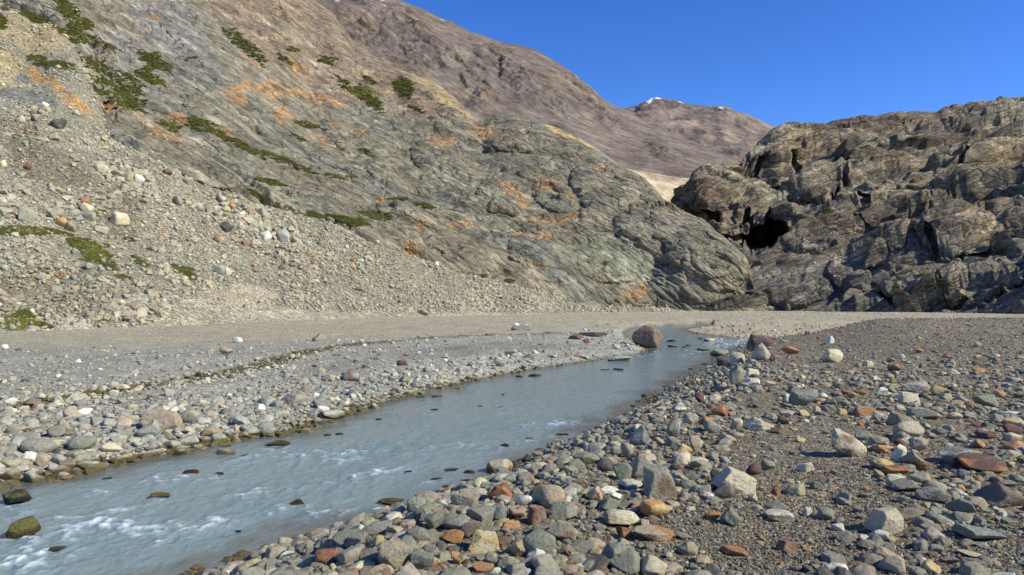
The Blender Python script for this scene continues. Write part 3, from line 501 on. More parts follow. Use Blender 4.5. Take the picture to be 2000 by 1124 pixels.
F0 = [(1000, 420, 2400), (1700, 420, 2400)]; F1 = [(1000, 300, 2900), (1200, 290, 2900), (1300, 280, 2900), (1400, 290, 2800), (1500, 300, 2700), (1700, 400, 2700)]
F2 = [(1000, 190, 3600), (1150, 215, 3600), (1215, 209, 3550), (1240, 208, 3530), (1255, 200, 3520), (1272, 195, 3510), (1285, 194, 3505), (1310, 197, 3500), (1340, 203, 3480), (1370, 208, 3460), (1390, 210, 3450), (1405, 207, 3440), (1420, 208, 3430), (1435, 216, 3420), (1450, 220, 3400), (1465, 226, 3390), (1490, 240, 3350), (1518, 254, 3300), (1560, 280, 3250), (1700, 360, 3200)]
F3 = [(u, v+40, y+600) for u, v, y in F2]
uf = np.arange(1000, 1700, 2.0); FU, FV, FD, fs = loft(uf, [F0, F1, F2, F3], 150, wts=[60, 90, 10]); FP = pix(FU, FV, FD)
fn = normals(FP); fn *= np.sign(fn[..., 1:2])*-1; Q = strata(FP, (0.8, -0.1, -0.5), 2.5)
h = 42*fbm(Q, 420, 3, kind='r', seed=111)+17*fbm(FP, 120, 4, kind='r', seed=112); FP = FP+fn*(h*(1-0.6*sm(fs, 1.85, 2.0)[:, None]))[..., None]
nA = fbm(Q, 260, 4, seed=113); nB = fbm(FP, 50, 4, seed=114)
fc = mix(mix(col_of(FU.shape, (0.215, 0.155, 0.125)), (0.14, 0.115, 0.105), sm(nA, 0.0, 0.3)), (0.27, 0.20, 0.16), sm(-nA, 0.1, 0.4)*0.7)
fc = mix(fc, (0.15, 0.13, 0.12), sm(fs, 1.55, 1.9)[:, None]*0.7*sm(nB, -0.3, 0.2))
fc = mix(fc, (0.85, 0.87, 0.9), blot(FU, FV, nB, [(1288, 197, 24, 4, -4), (1270, 202, 8, 3, 20), (1318, 201, 8, 2, -10), (1408, 211, 6, 2, -10), (1330, 207, 8, 2, -10)], 0.3, 0.7))
grid_mesh('far_mountain', FP, M_far, fc*(1+0.25*nB)[..., None]*np.where(fc > 0.5, 1, 1.0)*np.array([0.95, 0.97, 0.92]), label='distant brown mountain with a little snow on its summit')
bpy.context.view_layer.update()

# ------------------------------------------------------------------ stone shapes
import bmesh
_ico = {}
def ico(sub):
    if sub not in _ico:
        bm = bmesh.new(); bmesh.ops.create_icosphere(bm, subdivisions=sub, radius=1.0)
        v = np.array([q.co[:] for q in bm.verts]); v /= np.linalg.norm(v, axis=1)[:, None]
        f = np.array([[q.index for q in p.verts] for p in bm.faces]); bm.free(); _ico[sub] = (v, f)
    return _ico[sub]
def rock_verts(seed, sub, kind):
    """a chopped pebble: unit directions cut back by random planes, then softened and pitted"""
    r = np.random.default_rng(seed); D, Fc = ico(sub)
    k = {'a': 11, 'r': 26, 'f': 11, 'p': 10, 'b': 9, 's': 15, 'i': 11}[kind]; p = {'a': 45, 'r': 6, 'f': 34, 'p': 50, 'b': 60, 's': 24, 'i': 36}[kind]
    nrm = r.normal(size=(k, 3)); 
    if kind == 'f': nrm[:3] = [[0.1, 0, 1], [-0.12, 0.1, 1], [0, 0.1, -1]]
    if kind == 'b': nrm[:6] = [[1, .15, .1], [-1, .1, .2], [.1, 1, .2], [.15, -1, .25], [.15, -.1, 1], [0, 0, -1]]
    nrm /= np.linalg.norm(nrm, axis=1)[:, None]
    d = r.uniform(0.62, 1.0, k)
    dots = np.clip(D@nrm.T, 0, None)/d
    R = (np.sum(dots**p, axis=1)+0.35**p)**(-1/p); R = np.minimum(R, 1.35)
    V = D*R[:, None]
    if kind == 'p': V[:, :2] *= (1.05-0.62*np.clip(V[:, 2:3]/V[:, 2].max(), -0.3, 1))
    if kind == 'i': V[:, :2] *= (0.85+0.38*np.clip(V[:, 2:3]/V[:, 2].max(), -1, 0.6))
    am = {'r': 0.05, 's': 0.07}.get(kind, 0.06)
    V = V*(1+am*fbm(V, 0.9, 4, seed=seed % 97)[:, None]+(0.035*fbm(V, 0.3, 3, kind='r', seed=seed % 89)[:, None] if sub > 3 else 0))
    if kind != 'r': V = V*(1-0.05*sm(fbm(V*[1, 1, 2.5], 0.8, 2, kind='r', seed=seed % 83), 0.2, 0.45)[:, None])
    mn, mx = V.min(0), V.max(0); V = (V-(mn+mx)/2)/((mx-mn)/2)
    return V, Fc
def rock_mesh(name, V, Fc, mat, smooth=True):
    me = bpy.data.meshes.new(name); me.vertices.add(len(V)); me.vertices.foreach_set('co', V.astype(np.float32).ravel())
    me.loops.add(Fc.size); me.loops.foreach_set('vertex_index', Fc.ravel().astype(np.int32))
    me.polygons.add(len(Fc)); me.polygons.foreach_set('loop_start', np.arange(0, Fc.size, 3, dtype=np.int32))
    me.polygons.foreach_set('use_smooth', np.full(len(Fc), smooth)); me.update(); me.validate(); me.materials.append(mat); return me

PAL = {'grey': (.225, .215, .190), 'bluegrey': (.185, .195, .195), 'warmgrey': (.26, .235, .20), 'tan': (.36, .28, .185), 'beige': (.43, .365, .285), 'cream': (.58, .50, .36),
       'white': (.72, .69, .63), 'yellow': (.52, .37, .155), 'orange': (.42, .18, .055), 'red': (.215, .075, .048), 'maroon': (.12, .055, .048), 'brown': (.19, .125, .08), 'dark': (.075, .072, .07),
       'greengrey': (.205, .215, .170), 'pink': (.38, .275, .21), 'purple': (.18, .125, .11), 'moss': (.115, .105, .035), 'wet': (.030, .029, .026), 'wetbrown': (.13, .08, .03), 'lightgrey': (.36, .35, .325)}
PAL = {k: tuple((0.86*q+0.14*(sum(c)/3))*(1.01, 0.995, 0.84)[j_]*(1.0 if k in ('wet','moss','wetbrown','dark','maroon') else 1.1) for j_, q in enumerate(c)) for k, c in PAL.items()}
VEIN = {'grey': 'warmgrey', 'bluegrey': 'lightgrey', 'warmgrey': 'brown', 'tan': 'beige', 'beige': 'tan', 'cream': 'tan', 'white': 'beige', 'yellow': 'cream', 'orange': 'yellow', 'red': 'orange', 'maroon': 'red', 'brown': 'warmgrey',
        'dark': 'grey', 'greengrey': 'warmgrey', 'pink': 'beige', 'purple': 'warmgrey', 'moss': 'greengrey', 'wet': 'moss', 'wetbrown': 'wet', 'lightgrey': 'warmgrey'}
PN = list(PAL); PA = np.array([PAL[k] for k in PN]); VA = np.array([PAL[VEIN[k]] for k in PN])

dg = bpy.context.evaluated_depsgraph_get()
def cast(ob, u, v):
    d = Vector(((u-U0)/F, 1.0, (V0-v)/F)); l = d.length
    ok, p, n, _ = ob.evaluated_get(dg).ray_cast(Vector((0, 0, CAMZ)), d/l, distance=5000)
    return (p, n) if ok else (None, None)
def cast_any(u, v):
    best = None
    for ob in (ground, talus, rock, cliff):
        p, n = cast(ob, u, v)
        if p is not None and (best is None or p.y < best[0].y): best = (p, n, ob)
    return best
FOOT = []   # x, y, radius of every placed stone
PLACED = []
GROUPS = {'R': 'stones on the near right bank', 'L': 'stones on the left bank', 'W': 'stones standing in the river', 'T': 'boulders on the left rubble slope', 'F': 'stones on the far gravel'}
def stone(u, v, wpx, hpx, colour, kind, zone, label, name='stone', rot=None, tilt=0.0, lean=0.0, vein=None, cat='stone', deep=0.85, seed=None):
    n = len(PLACED); seed = seed or 1000+n*7
    base_v = v+0.34*hpx
    if zone == 'W':
        Y = CAMZ*F/(base_v-V0); p = Vector(((u-U0)*Y/F, Y, 0.0))
    else:
        r = cast_any(u, base_v)
        p = r[0] if r else Vector(((u-U0)*10/F, 10, 1))
    s = p.y/F; W = wpx*s; ang = math.atan2(CAMZ-p.z, p.y)
    H = max(hpx*s*(0.98 if zone in 'RLF' else 1.0)/(0.82), 0.2*W*0.5); Dp = W*deep
    if zone == 'W': H = hpx*s*(1.25 if wpx > 34 else 0.85)
    # seen from above, part of the pixel height is the top face
    H = max(H-0.45*Dp*math.sin(ang), 0.35*H)
    H = H*1.12
    sub = 5 if wpx > 44 else (4 if wpx > 22 else 3)
    V, Fc = rock_verts(seed, sub, kind)
    V = V*np.array([W/2, Dp/2, H/2])
    if lean: V[:, 0] += lean*W*(V[:, 2]/H+0.5); V[:, 0] *= W/(V[:, 0].max()-V[:, 0].min()); V[:, 0] -= (V[:, 0].max()+V[:, 0].min())/2
    if tilt:
        a = math.radians(-tilt); x, z = V[:, 0].copy(), V[:, 2].copy(); V[:, 0] = x*math.cos(a)+z*math.sin(a); V[:, 2] = -x*math.sin(a)+z*math.cos(a)
        V[:, 0] *= W/(V[:, 0].max()-V[:, 0].min()); V[:, 2] *= H/(V[:, 2].max()-V[:, 2].min())
    sink = (0.2 if wpx > 44 else 0.42) if zone == 'W' else 0.16
    V[:, 2] += H/2-sink*H
    me = rock_mesh(name, V, Fc, M_stone, True)
    o = bpy.data.objects.new(name, me); C.objects.link(o); o.location = (p.x, p.y+Dp*0.25, p.z)
    c = np.array(PAL[colour])*np.random.default_rng(seed).uniform(0.88, 1.12); o.color = (*c, 1)
    if zone in 'RL': c = c*0.9+np.array([.30, .265, .19])*0.1; o.color = (*c, 1)
    if zone in 'TF' and colour != 'dark': c = c*0.72+np.array([.40, .35, .255])*0.28; o.color = (*c, 1)
    o['vein_colour'] = [float(q) for q in PAL[vein or VEIN[colour]]]
    o['label'] = label; o['category'] = cat; o['group'] = GROUPS[zone]
    FOOT.append((p.x, p.y+Dp*0.25, W*0.5)); PLACED.append((u, v, wpx, hpx, colour, kind, zone, label, o))
    return o
B = 'boulder'
#  u, v, width, height (in the photo), colour, shape, zone, label, extras
HERO = [
 (1661,874,74,50,'beige','p','R','big cream boulder with a brown left face standing alone on bare gravel',dict(name=B,cat=B,vein='brown',lean=-0.34,seed=77)),
 (1442,945,82,46,'cream','b','R','cream wedge of rock lying tilted right, with round pinkish stone at its foot',dict(name=B,cat=B,vein='beige',tilt=-22)),
 (1417,962,42,28,'purple','r','R','rounded grey pink stone at the foot of the cream wedge',dict(vein='warmgrey')),
 (1401,934,24,26,'brown','a','R','small brown stone tucked behind the left end of the cream wedge',{}),
 (1736,1027,62,46,'beige','s','R','rounded tan boulder with dark shadow on its left, low in the right foreground',dict(name=B,cat=B,vein='tan')),
 (1268,915,72,50,'warmgrey','p','R','pale grey peaked boulder with dark left face, behind a square brown block',dict(name=B,cat=B,vein='beige',lean=-0.25)),
 (1287,953,66,60,'warmgrey','b','R','square layered block, grey on top and brown in front, leaning on a peaked boulder',dict(name=B,cat=B,vein='brown',tilt=8)),
 (977,919,56,32,'beige','s','R','dome shaped cream boulder with a rusty base at the water edge',dict(name=B,cat=B,vein='tan')),
 (1079,980,52,42,'tan','r','R','smooth round beige boulder among grey cobbles',dict(name=B,cat=B,vein='warmgrey')),
 (1100,1005,60,36,'greengrey','a','R','dark grey green angular stone right of the red block',{}),
 (1049,1013,40,34,'red','b','R','square brick red block in the cobbles',dict(vein='pink')),
 (1011,1005,36,24,'pink','a','R','pink and rust patched stone left of the brick red block',dict(vein='red')),
 (1027,980,38,20,'white','r','R','smooth whitish oval stone left of the round beige boulder',{}),
 (1162,968,32,26,'cream','s','R','round stone stained orange around a white centre',dict(vein='orange')),
 (1216,1018,72,32,'cream','a','R','low cream stone near a rusty slab on the gravel edge',{}),
 (1278,1045,86,26,'tan','f','R','long tan slab pointing down to the right with a rust streak',dict(vein='orange',tilt=-18)),
 (1221,1045,32,24,'red','s','R','dark red stone wedged at the left end of the long tan slab',{}),
 (945,1065,64,36,'yellow','b','R','blocky yellow tan stone in the lower cobbles',dict(vein='cream')),
 (1013,1076,46,32,'tan','a','R','yellowish tan stone left of a white pyramid stone',dict(vein='yellow')),
 (1047,1084,38,26,'white','p','R','white pyramid stone near the bottom of the bank',{}),
 (893,1098,18,16,'orange','a','R','small orange cube of stone low in the cobbles',{}),
 (942,1110,46,18,'orange','f','R','flat orange and tan stone at the bottom edge',dict(vein='tan')),
 (849,1101,20,20,'cream','a','R','small cream yellow stone with a rust corner, near the bottom',dict(vein='orange')),
 (885,1051,44,24,'orange','a','R','rusty orange angular stone left of the blocky yellow stone',dict(vein='brown')),
 (924,967,56,18,'beige','f','R','flat pinkish beige slab close to the water',dict(vein='lightgrey')),
 (974,1009,36,30,'bluegrey','a','R','blue grey leaning stone left of the pink patched stone',{}),
 (771,1094,66,54,'warmgrey','s','R','large dull pink grey boulder at the bottom with ochre stains',dict(name=B,cat=B,vein='tan')),
 (696,1060,54,32,'grey','s','R','broad grey boulder low down beside the water',dict(vein='purple')),
 (847,1027,40,34,'greengrey','a','R','greenish grey angular stone below a mossy water edge stone',{}),
 (814,993,40,30,'lightgrey','s','R','pale lichen patched stone standing at the river edge',dict(vein='greengrey')),
 (735,1016,40,15,'moss','r','R','low olive mossy stone lapped by the water',{}),
 (1146,901,56,28,'greengrey','s','R','large flat greenish grey stone in the cobble bank',{}),
 (1251,857,40,36,'bluegrey','p','R','tall blue grey stone on the crest of the cobble bank',{}),
 (1225,884,26,28,'warmgrey','r','R','upright pale oval stone below the tall blue grey one',dict(tilt=50)),
 (1184,913,36,24,'dark','a','R','dark grey stone in shadow left of the mottled grey block',dict(vein='grey')),
 (1216,927,38,36,'greengrey','a','R','mottled grey block just left of the pale peaked boulder',{}),
 (1234,949,42,18,'white','f','R','whitish flat slab left of the square layered block',{}),
 (1317,843,30,34,'bluegrey','s','R','dark blue grey upright stone left of the rust stones',{}),
 (1328,800,26,18,'white','a','R','bright white stone on the bank above the bend',{}),
 (1476,921,34,20,'maroon','r','R','smooth dark red oval stone on bare gravel',{}),
 (1502,912,28,18,'greengrey','a','R','grey stone touching the right side of the smooth dark red oval',{}),
 (1578,1003,17,17,'white','b','R','small pure white stone alone on gravel',{}),
 (1640,1033,28,14,'white','f','R','small flat white stone right of a half buried grey one',{}),
 (1433,1015,45,34,'greengrey','p','R','olive grey curved stone beside a small orange one',dict(vein='tan')),
 (1394,1010,30,14,'orange','f','R','small orange stone left of the olive grey curved stone',{}),
 (1524,1011,56,18,'beige','f','R','flat beige and white stone half sunk in gravel',dict(vein='white')),
 (1618,1008,40,22,'grey','s','R','half buried grey stone behind the small flat white one',{}),
 (1437,1080,50,16,'orange','f','R','long rust orange stone near the bottom, alone on fine gravel',dict(vein='red',tilt=-8)),
 (1346,1076,42,24,'tan','p','R','low olive tan stone near the bottom left of the rust orange one',{}),
 (1517,962,18,14,'red','b','R','tiny red cube right of the cream wedge',dict(vein='orange')),
 (1595,950,24,15,'bluegrey','a','R','small blue grey stone below the big cream boulder',{}),
 (1780,847,56,34,'beige','s','R','rounded pinkish beige boulder with a dark hollow at its left',dict(name=B,cat=B,vein='pink')),
 (1759,867,24,14,'red','a','R','red stone under the rounded pinkish beige boulder',{}),
 (1759,890,30,30,'white','a','R','standing white cream stone between ochre and brown ones',dict(vein='cream',tilt=-30)),
 (1789,899,44,30,'tan','p','R','brown tan peaked stone right of the standing white one',{}),
 (1799,873,36,26,'pink','s','R','peach coloured stone below the rounded pinkish beige boulder',dict(vein='beige')),
 (1732,910,54,22,'yellow','s','R','ochre yellow stone beside a bright rust one',dict(vein='tan')),
 (1754,922,44,18,'orange','s','R','bright rust red stone in front of the ochre yellow one',dict(vein='red')),
 (1805,914,24,16,'red','s','R','red and orange round stone right of the ochre group',dict(vein='orange')),
 (1754,940,38,17,'cream','b','R','cream yellow stone just below the bright rust one',dict(vein='yellow')),
 (1776,952,60,24,'grey','p','R','wide flat grey stone below the cream yellow one',{}),
 (1937,912,96,32,'maroon','s','R','long arched slab, dark red above and orange below',dict(name=B,cat=B,vein='orange')),
 (1876,897,74,30,'bluegrey','f','R','broad grey blue slab touching the arched red slab',dict(name=B,cat=B)),
 (1884,928,28,16,'bluegrey','s','R','small teal grey stone under the arched red slab',{}),
 (1827,971,62,28,'grey','s','R','dark veined grey boulder with an ochre spot',dict(name=B,cat=B,vein='dark')),
 (1958,973,92,46,'purple','p','R','large dull brown purple peaked boulder at the right edge',dict(name=B,cat=B,vein='warmgrey')),
 (1926,1047,86,28,'bluegrey','f','R','long dark grey slab sloping down at the lower right',dict(name=B,cat=B,tilt=-14)),
 (1884,993,50,26,'grey','a','R','grey brown stone in front of the brown purple boulder',dict(vein='brown')),
 (1809,811,62,22,'warmgrey','f','R','flat banded pinkish grey slab on the stony flat',dict(vein='pink')),
 (1757,823,44,24,'warmgrey','b','R','grey block behind the rounded pinkish beige boulder',{}),
 (1777,781,38,20,'cream','b','R','pale yellow angular stone standing out on the flat',dict(vein='cream')),
 (1840,767,36,20,'yellow','s','R','ochre stone with a brown shaded side, beside striped beige one',dict(vein='brown')),
 (1798,760,46,20,'beige','s','R','striped beige and pink stone left of the ochre brown one',dict(vein='pink')),
 (1930,787,50,24,'greengrey','s','R','round topped grey stone with deep shadow left of it',{}),
 (1572,783,56,30,'bluegrey','s','R','domed blue grey boulder with light veins',dict(name=B,cat=B)),
 (1540,780,16,14,'white','b','R','whitish chip leaning on the domed blue grey boulder',{}),
 (1488,831,62,26,'beige','s','R','long white and beige boulder left of brown chips',dict(name=B,cat=B,vein='white')),
 (1440,834,26,22,'cream','a','R','cream stone left of the long white and beige boulder',{}),
 (1408,806,38,22,'red','a','R','brick red boulder on the cobble crest',dict(vein='orange')),
 (1384,826,34,16,'orange','a','R','dark orange stone below the brick red boulder',dict(vein='red')),
 (1369,779,20,20,'maroon','s','R','dark red brown stone in shade on the cobble crest',dict(tilt=40)),
 (1350,826,36,26,'lightgrey','a','R','light grey smooth stone left of the dark orange one',{}),
 (1528,843,42,12,'brown','f','R','thin dark brown stone right of the long white and beige boulder',{}),
 (1362,872,28,28,'pink','s','R','round pink veined stone in the cobble bank',dict(vein='white')),
 (1339,882,34,22,'yellow','p','R','ochre pointed stone left of the round pink one',dict(vein='brown')),
 (1312,866,30,18,'bluegrey','s','R','slate blue smooth stone left of the ochre pointed one',{}),
 (1395,838,40,22,'bluegrey','a','R','slate grey stone below the brick red boulder and right of orange',{}),
 (1930,852,36,14,'maroon','a','R','dark maroon stone with small shadow, right part of the stony flat',{}),
 (1919,831,36,10,'red','f','R','thin flat red stone at right, above a maroon one',{}),
 (1982,841,38,18,'maroon','s','R','maroon curved stone at the right edge over a grey one',{}),
 (1980,810,34,8,'white','f','R','long thin white stone at the right edge',{}),
 (1983,824,32,14,'cream','s','R','cream stone at the right edge below a thin white one',{}),
 (1983,857,34,16,'cream','s','R','cream and ochre lump under the maroon curved stone',dict(vein='yellow')),
 (1901,1083,46,11,'cream','f','R','thin cream bar of rock near the lower right corner',dict(tilt=-16)),
 (1490,672,50,25,'purple','b','R','big purple brown block at the far river bend',dict(name=B,cat=B,vein='maroon',deep=0.7)),
 (1490,693,32,30,'beige','s','R','pale grey beige boulder just below the purple brown block',dict(name=B,cat=B,vein='lightgrey')),
 (1442,704,30,20,'beige','r','R','smooth pinkish cream stone at the upper river edge',dict(vein='pink')),
 (1545,687,32,14,'orange','s','R','rust orange stone right of the purple brown block',dict(vein='red')),
 (1510,702,14,14,'red','a','R','small rust stone right of the pale grey beige boulder',{}),
 (1629,700,36,24,'cream','s','R','cream boulder with diagonal tan bands, far part of the bank',dict(vein='tan')),
 (1623,667,16,14,'white','a','R','pair of white chips on the far mound, seen as one white stone',{}),
 (1472,730,26,14,'cream','b','R','squarish yellow cream stone near the upper bend',dict(vein='yellow')),
 (1441,740,32,34,'warmgrey','s','R','tall brown grey boulder leaning over its shadow at the bank edge',dict(name=B,cat=B,tilt=-25)),
 (1470,748,32,13,'white','f','R','white flat stone right of the tall brown grey boulder',{}),
 (1505,751,20,9,'cream','r','R','small cream oval right of the white flat stone',{}),
 (1415,711,30,16,'dark','s','R','dark purplish stone at the upper river edge',dict(vein='purple')),
 (1411,690,38,11,'greengrey','s','R','low grey green stone lapped by water at the upper bend',{}),
 (1537,811,26,10,'beige','f','R','small flat greenish beige stone left of the blue grey dome',{}),
 (1597,802,14,12,'yellow','b','R','small ochre cube right of the domed blue grey boulder',{}),
 (1645,806,20,12,'yellow','b','R','ochre chip on gravel right of a small ochre cube',{}),
 (1683,768,24,12,'orange','s','R','orange red stone in the middle of the stony flat',dict(vein='red')),
 (1655,768,20,8,'red','s','R','dull red flat stone left of the orange red one',{}),
 (1750,720,26,14,'brown','a','R','brown and rust stone on the far stony flat under a white chip',dict(vein='orange')),
 (1763,698,12,8,'white','r','R','white chip on the far stony flat',{}),
 (1797,687,14,8,'orange','a','R','orange chip high on the far stony flat',{}),
 (1697,712,18,10,'cream','b','R','cream yellow block on the far stony flat',{}),
 (1712,741,18,8,'white','b','R','paired white chips in the middle distance of the right bank',{}),
 (1911,675,14,8,'cream','a','R','pale chip near the top of the right mound',{}),
 (1914,726,22,9,'orange','s','R','ochre stone far out on the right stony flat',dict(vein='yellow')),
 (1690,805,46,16,'orange','b','R','tan orange topped grey block left of the banded slab',dict(vein='grey')),
 (1858,838,20,10,'beige','a','R','small beige chip among grey slabs right of the banded slab',{}),
 (1868,814,28,12,'cream','r','R','cream oval stone right of the banded slab',{}),
 (1900,885,40,10,'tan','f','R','flat tan stone above the arched red slab',{}),
 # river boulders
 (1268,666,62,42,'purple','i','W','huge purple brown boulder with a pale underside, standing in the upper river',dict(name=B,cat=B,vein='warmgrey')),
 (1314,665,22,10,'wet','a','W','wet black rock right of the huge purple brown boulder',{}),
 (1314,676,18,9,'moss','s','W','olive mossy rock right of the huge purple brown boulder',{}),
 (1376,682,26,9,'greengrey','s','W','grey green rock splashed by the rapid near the bend',{}),
 (1347,674,14,5,'moss','s','W','small mossy rock in the upper rapid',{}),
 (1338,678,12,4,'moss','a','W','tiny olive rock beside another in the upper rapid',{}),
 (1390,663,26,13,'cream','a','W','clump of cream rock standing in the upper rapid',dict(vein='pink')),
 (1369,661,12,7,'moss','a','W','small mossy rock left of the cream clump',{}),
 (1212,702,50,9,'lightgrey','f','W','flat light grey slab at the tip of the left bank',{}),
 (1209,721,22,6,'moss','s','W','dark rounded rock in the river below the flat grey slab',dict(vein='wet')),
 (1182,722,20,3,'wet','s','W','almost drowned dark rock left of the rounded one',{}),
 (1355,720,22,6,'greengrey','s','W','low grey rock close to the right bank upstream',{}),
 (1378,711,18,4,'wet','a','W','black low rock close to the right bank upstream',{}),
 (1251,784,22,8,'moss','a','W','yellow green rock just off the right bank',dict(vein='cream')),
 (1271,771,14,4,'tan','s','W','tiny tan rock just off the right bank',{}),
 (1045,732,26,10,'moss','a','W','brown mossy pointed rock near the left bank',dict(vein='wetbrown')),
 (1014,735,16,7,'moss','s','W','dull olive rock left of the brown mossy pointed one',dict(vein='wet')),
 (964,737,14,6,'cream','s','W','small pale rock in the left shallows',{}),
 (985,869,18,9,'wet','r','W','lone black rounded rock in mid river',{}),
 (1033,856,24,4,'wet','s','W','thin black rock awash in mid river',{}),
 (1099,849,30,8,'wet','s','W','longer black rock near the right shore',{}),
 (1116,857,14,5,'wetbrown','s','W','small ochre wet rock under the longer black one',{}),
 (981,795,28,4,'wet','s','W','low dark rock with foam behind it, mid river',{}),
 (937,793,14,3,'wet','s','W','tiny dark rock awash left of the low foamy one',{}),
 (847,800,18,6,'wet','s','W','dark rock sticking up in the left half of the river',{}),
 (739,819,14,6,'wet','s','W','small dark rock near the left bank shallows',{}),
 (981,771,10,3,'wet','s','W','speck of dark rock in the open river',{}),
 (824,773,24,9,'lightgrey','a','W','pale lichen stone at the left shore shallows',dict(vein='moss')),
 (853,773,22,9,'greengrey','a','W','grey stone right of the pale lichen stone in the shallows',{}),
 (899,758,22,7,'lightgrey','a','W','light stone off the left bank tip',{}),
 (915,921,26,12,'wet','r','W','rounded black and green rock near the cream dome boulder',dict(vein='greengrey')),
 (882,918,30,5,'wet','f','W','flat dark rock left of the rounded black and green one',{}),
 (857,936,34,8,'wet','s','W','dark flat rock awash off the right shore',dict(vein='moss')),
 (876,950,30,10,'wetbrown','r','W','orange brown wet rock with a dark outline off the right shore',dict(vein='brown')),
 (908,938,26,8,'wet','a','W','broken dark rock just above the orange brown wet one',{}),
 (762,981,52,12,'moss','s','W','wide mossy rock barely out of the water by the right shore',dict(vein='greengrey')),
 (789,990,24,8,'wet','a','W','black rock touching the wide mossy one',{}),
 (795,921,18,9,'wet','s','W','dark rock under a wave in mid river',{}),
 (770,1001,32,6,'wetbrown','f','W','flat brown rock close to the lichen patched stone',{}),
 (28,977,52,26,'wet','a','W','blackish wet boulder by the left bank at the picture edge',dict(vein='moss')),
 (34,1039,60,40,'moss','f','W','long mossy green boulder tilted up to the right in the left rapids',dict(name=B,cat=B,tilt=36,vein='moss')),
 (310,968,42,14,'greengrey','s','W','greenish tan rock washed over by the rapid',dict(vein='tan')),
 (575,983,36,18,'moss','r','W','rounded mossy rock with a black right side in mid river',dict(vein='wet')),
 (373,919,32,13,'wetbrown','s','W','brown wet rock near the left bank foam',dict(vein='moss')),
 (426,925,20,8,'wetbrown','s','W','reddish wet rock right of the brown one in foam',{}),
 (103,1072,36,10,'moss','s','W','olive rock half drowned below the long mossy boulder',{}),
 (528,1001,12,7,'wet','a','W','small black rock left below the rounded mossy one',{}),
 (465,1037,14,4,'wet','s','W','speck of dark rock in the lower river',{}),
 (640,1037,22,6,'wet','s','W','black rock awash in the lower river near the right shore',{}),
 (203,934,26,9,'wet','a','W','dark rock in the shade of the left bank edge',{}),
 (541,867,46,9,'moss','s','W','long ochre green rock along the left waterline',dict(vein='tan')),
 (437,883,42,16,'lightgrey','s','W','pale grey white rock standing in the left shallows',dict(vein='bluegrey')),
 (437,868,30,10,'cream','s','W','cream rock just behind the pale grey white one',{}),
 (478,889,16,10,'moss','a','W','small mossy rock right of the pale grey white one',{}),
 (638,849,16,5,'wetbrown','s','W','orange wet pebble rock near the left shore',{}),
 (662,847,16,4,'wet','s','W','thin black wet rock near the left shore',{}),
 # left bank
 (311,827,74,38,'pink','b','L','large pinkish tan boulder, the biggest on the left bank',dict(name=B,cat=B,vein='lightgrey')),
 (286,842,50,32,'lightgrey','p','L','pale grey pyramid stone in front of the large pinkish tan boulder',{}),
 (368,818,46,24,'greengrey','r','L','smooth grey oval boulder right of the large pinkish tan one',dict(vein='lightgrey')),
 (69,877,62,30,'grey','r','L','smooth brown grey oval boulder at the far left',dict(name=B,cat=B)),
 (153,870,54,27,'greengrey','r','L','smooth green grey boulder right of the brown grey oval',dict(name=B,cat=B)),
 (107,866,32,10,'cream','f','L','flat cream stone between two smooth oval boulders',{}),
 (213,877,40,18,'cream','r','L','pale cream rounded stone right of the green grey boulder',dict(vein='lightgrey')),
 (80,903,24,22,'pink','s','L','pinkish brown upright stone below the brown grey oval',dict(vein='tan')),
 (110,899,30,16,'lightgrey','r','L','whitish rounded stone right of the pinkish brown upright one',{}),
 (121,832,24,20,'tan','s','L','tan rounded stone above the smooth boulders',dict(vein='pink')),
 (107,846,36,22,'grey','s','L','dark grey angular stone below the tan rounded one',{}),
 (28,842,40,14,'tan','f','L','flat yellowish stone near the left picture edge',{}),
 (174,912,52,18,'lightgrey','s','L','wide light grey stone along the left waterline',{}),
 (59,937,42,26,'lightgrey','a','L','light boulder with a dark algae base on the left waterline',dict(vein='greengrey')),
 (18,930,34,22,'grey','a','L','grey stone at the waterline at the picture edge',{}),
 (237,759,28,12,'cream','s','L','cream stone beside the mossy trickle',{}),
 (20,786,24,13,'white','s','L','whitish stone by the mossy trickle at the picture edge',{}),
 (60,789,34,14,'brown','s','L','brown flat stone lying in the mossy trickle',{}),
 (254,798,24,11,'cream','f','L','cream chip on grey gravel above the pinkish tan boulder',{}),
 (627,731,16,16,'beige','b','L','peach cube shaped stone on grey sand',{}),
 (685,737,30,22,'purple','p','L','dull red brown pyramid stone on the left flat',{}),
 (784,711,20,11,'maroon','s','L','dark red rounded stone on grey sand',{}),
 (789,742,24,15,'grey','p','L','grey pyramid stone at the edge of the cobbles',{}),
 (569,783,52,20,'warmgrey','f','L','broad grey brown slab in the left cobbles',dict(vein='purple')),
 (407,846,36,17,'tan','s','L','orange tan stone near the left waterline',dict(vein='orange')),
 (646,813,50,16,'lightgrey','f','L','flat pale stone with ochre foot on the left waterline',dict(vein='greengrey')),
 (292,891,48,20,'lightgrey','f','L','slanting pale grey slab on the left waterline',dict(tilt=18)),
 (367,864,36,20,'lightgrey','s','L','light grey lump on the waterline below the oval boulder',{}),
 (328,858,24,14,'brown','s','L','brown based stone between pyramid and waterline',{}),
 (622,661,30,16,'grey','p','L','grey triangular stone far out on the sand edge',{}),
 (998,690,26,12,'pink','s','L','pale pink flat topped stone toward the bend',{}),
 (975,711,24,14,'bluegrey','s','L','blue grey stone at the edge of the far left shore',{}),
 (1045,690,14,8,'cream','r','L','cream round stone toward the bend',{}),
 (1035,697,26,8,'grey','s','L','dark flat stone below the cream round one',{}),
 (1009,637,14,8,'white','r','L','bright white stone by the far trickle',{}),
 (1029,638,10,5,'white','r','L','small white stone right of the bright white one',{}),
 (462,666,20,10,'white','a','L','white angular stone on the edge of the sand',{}),
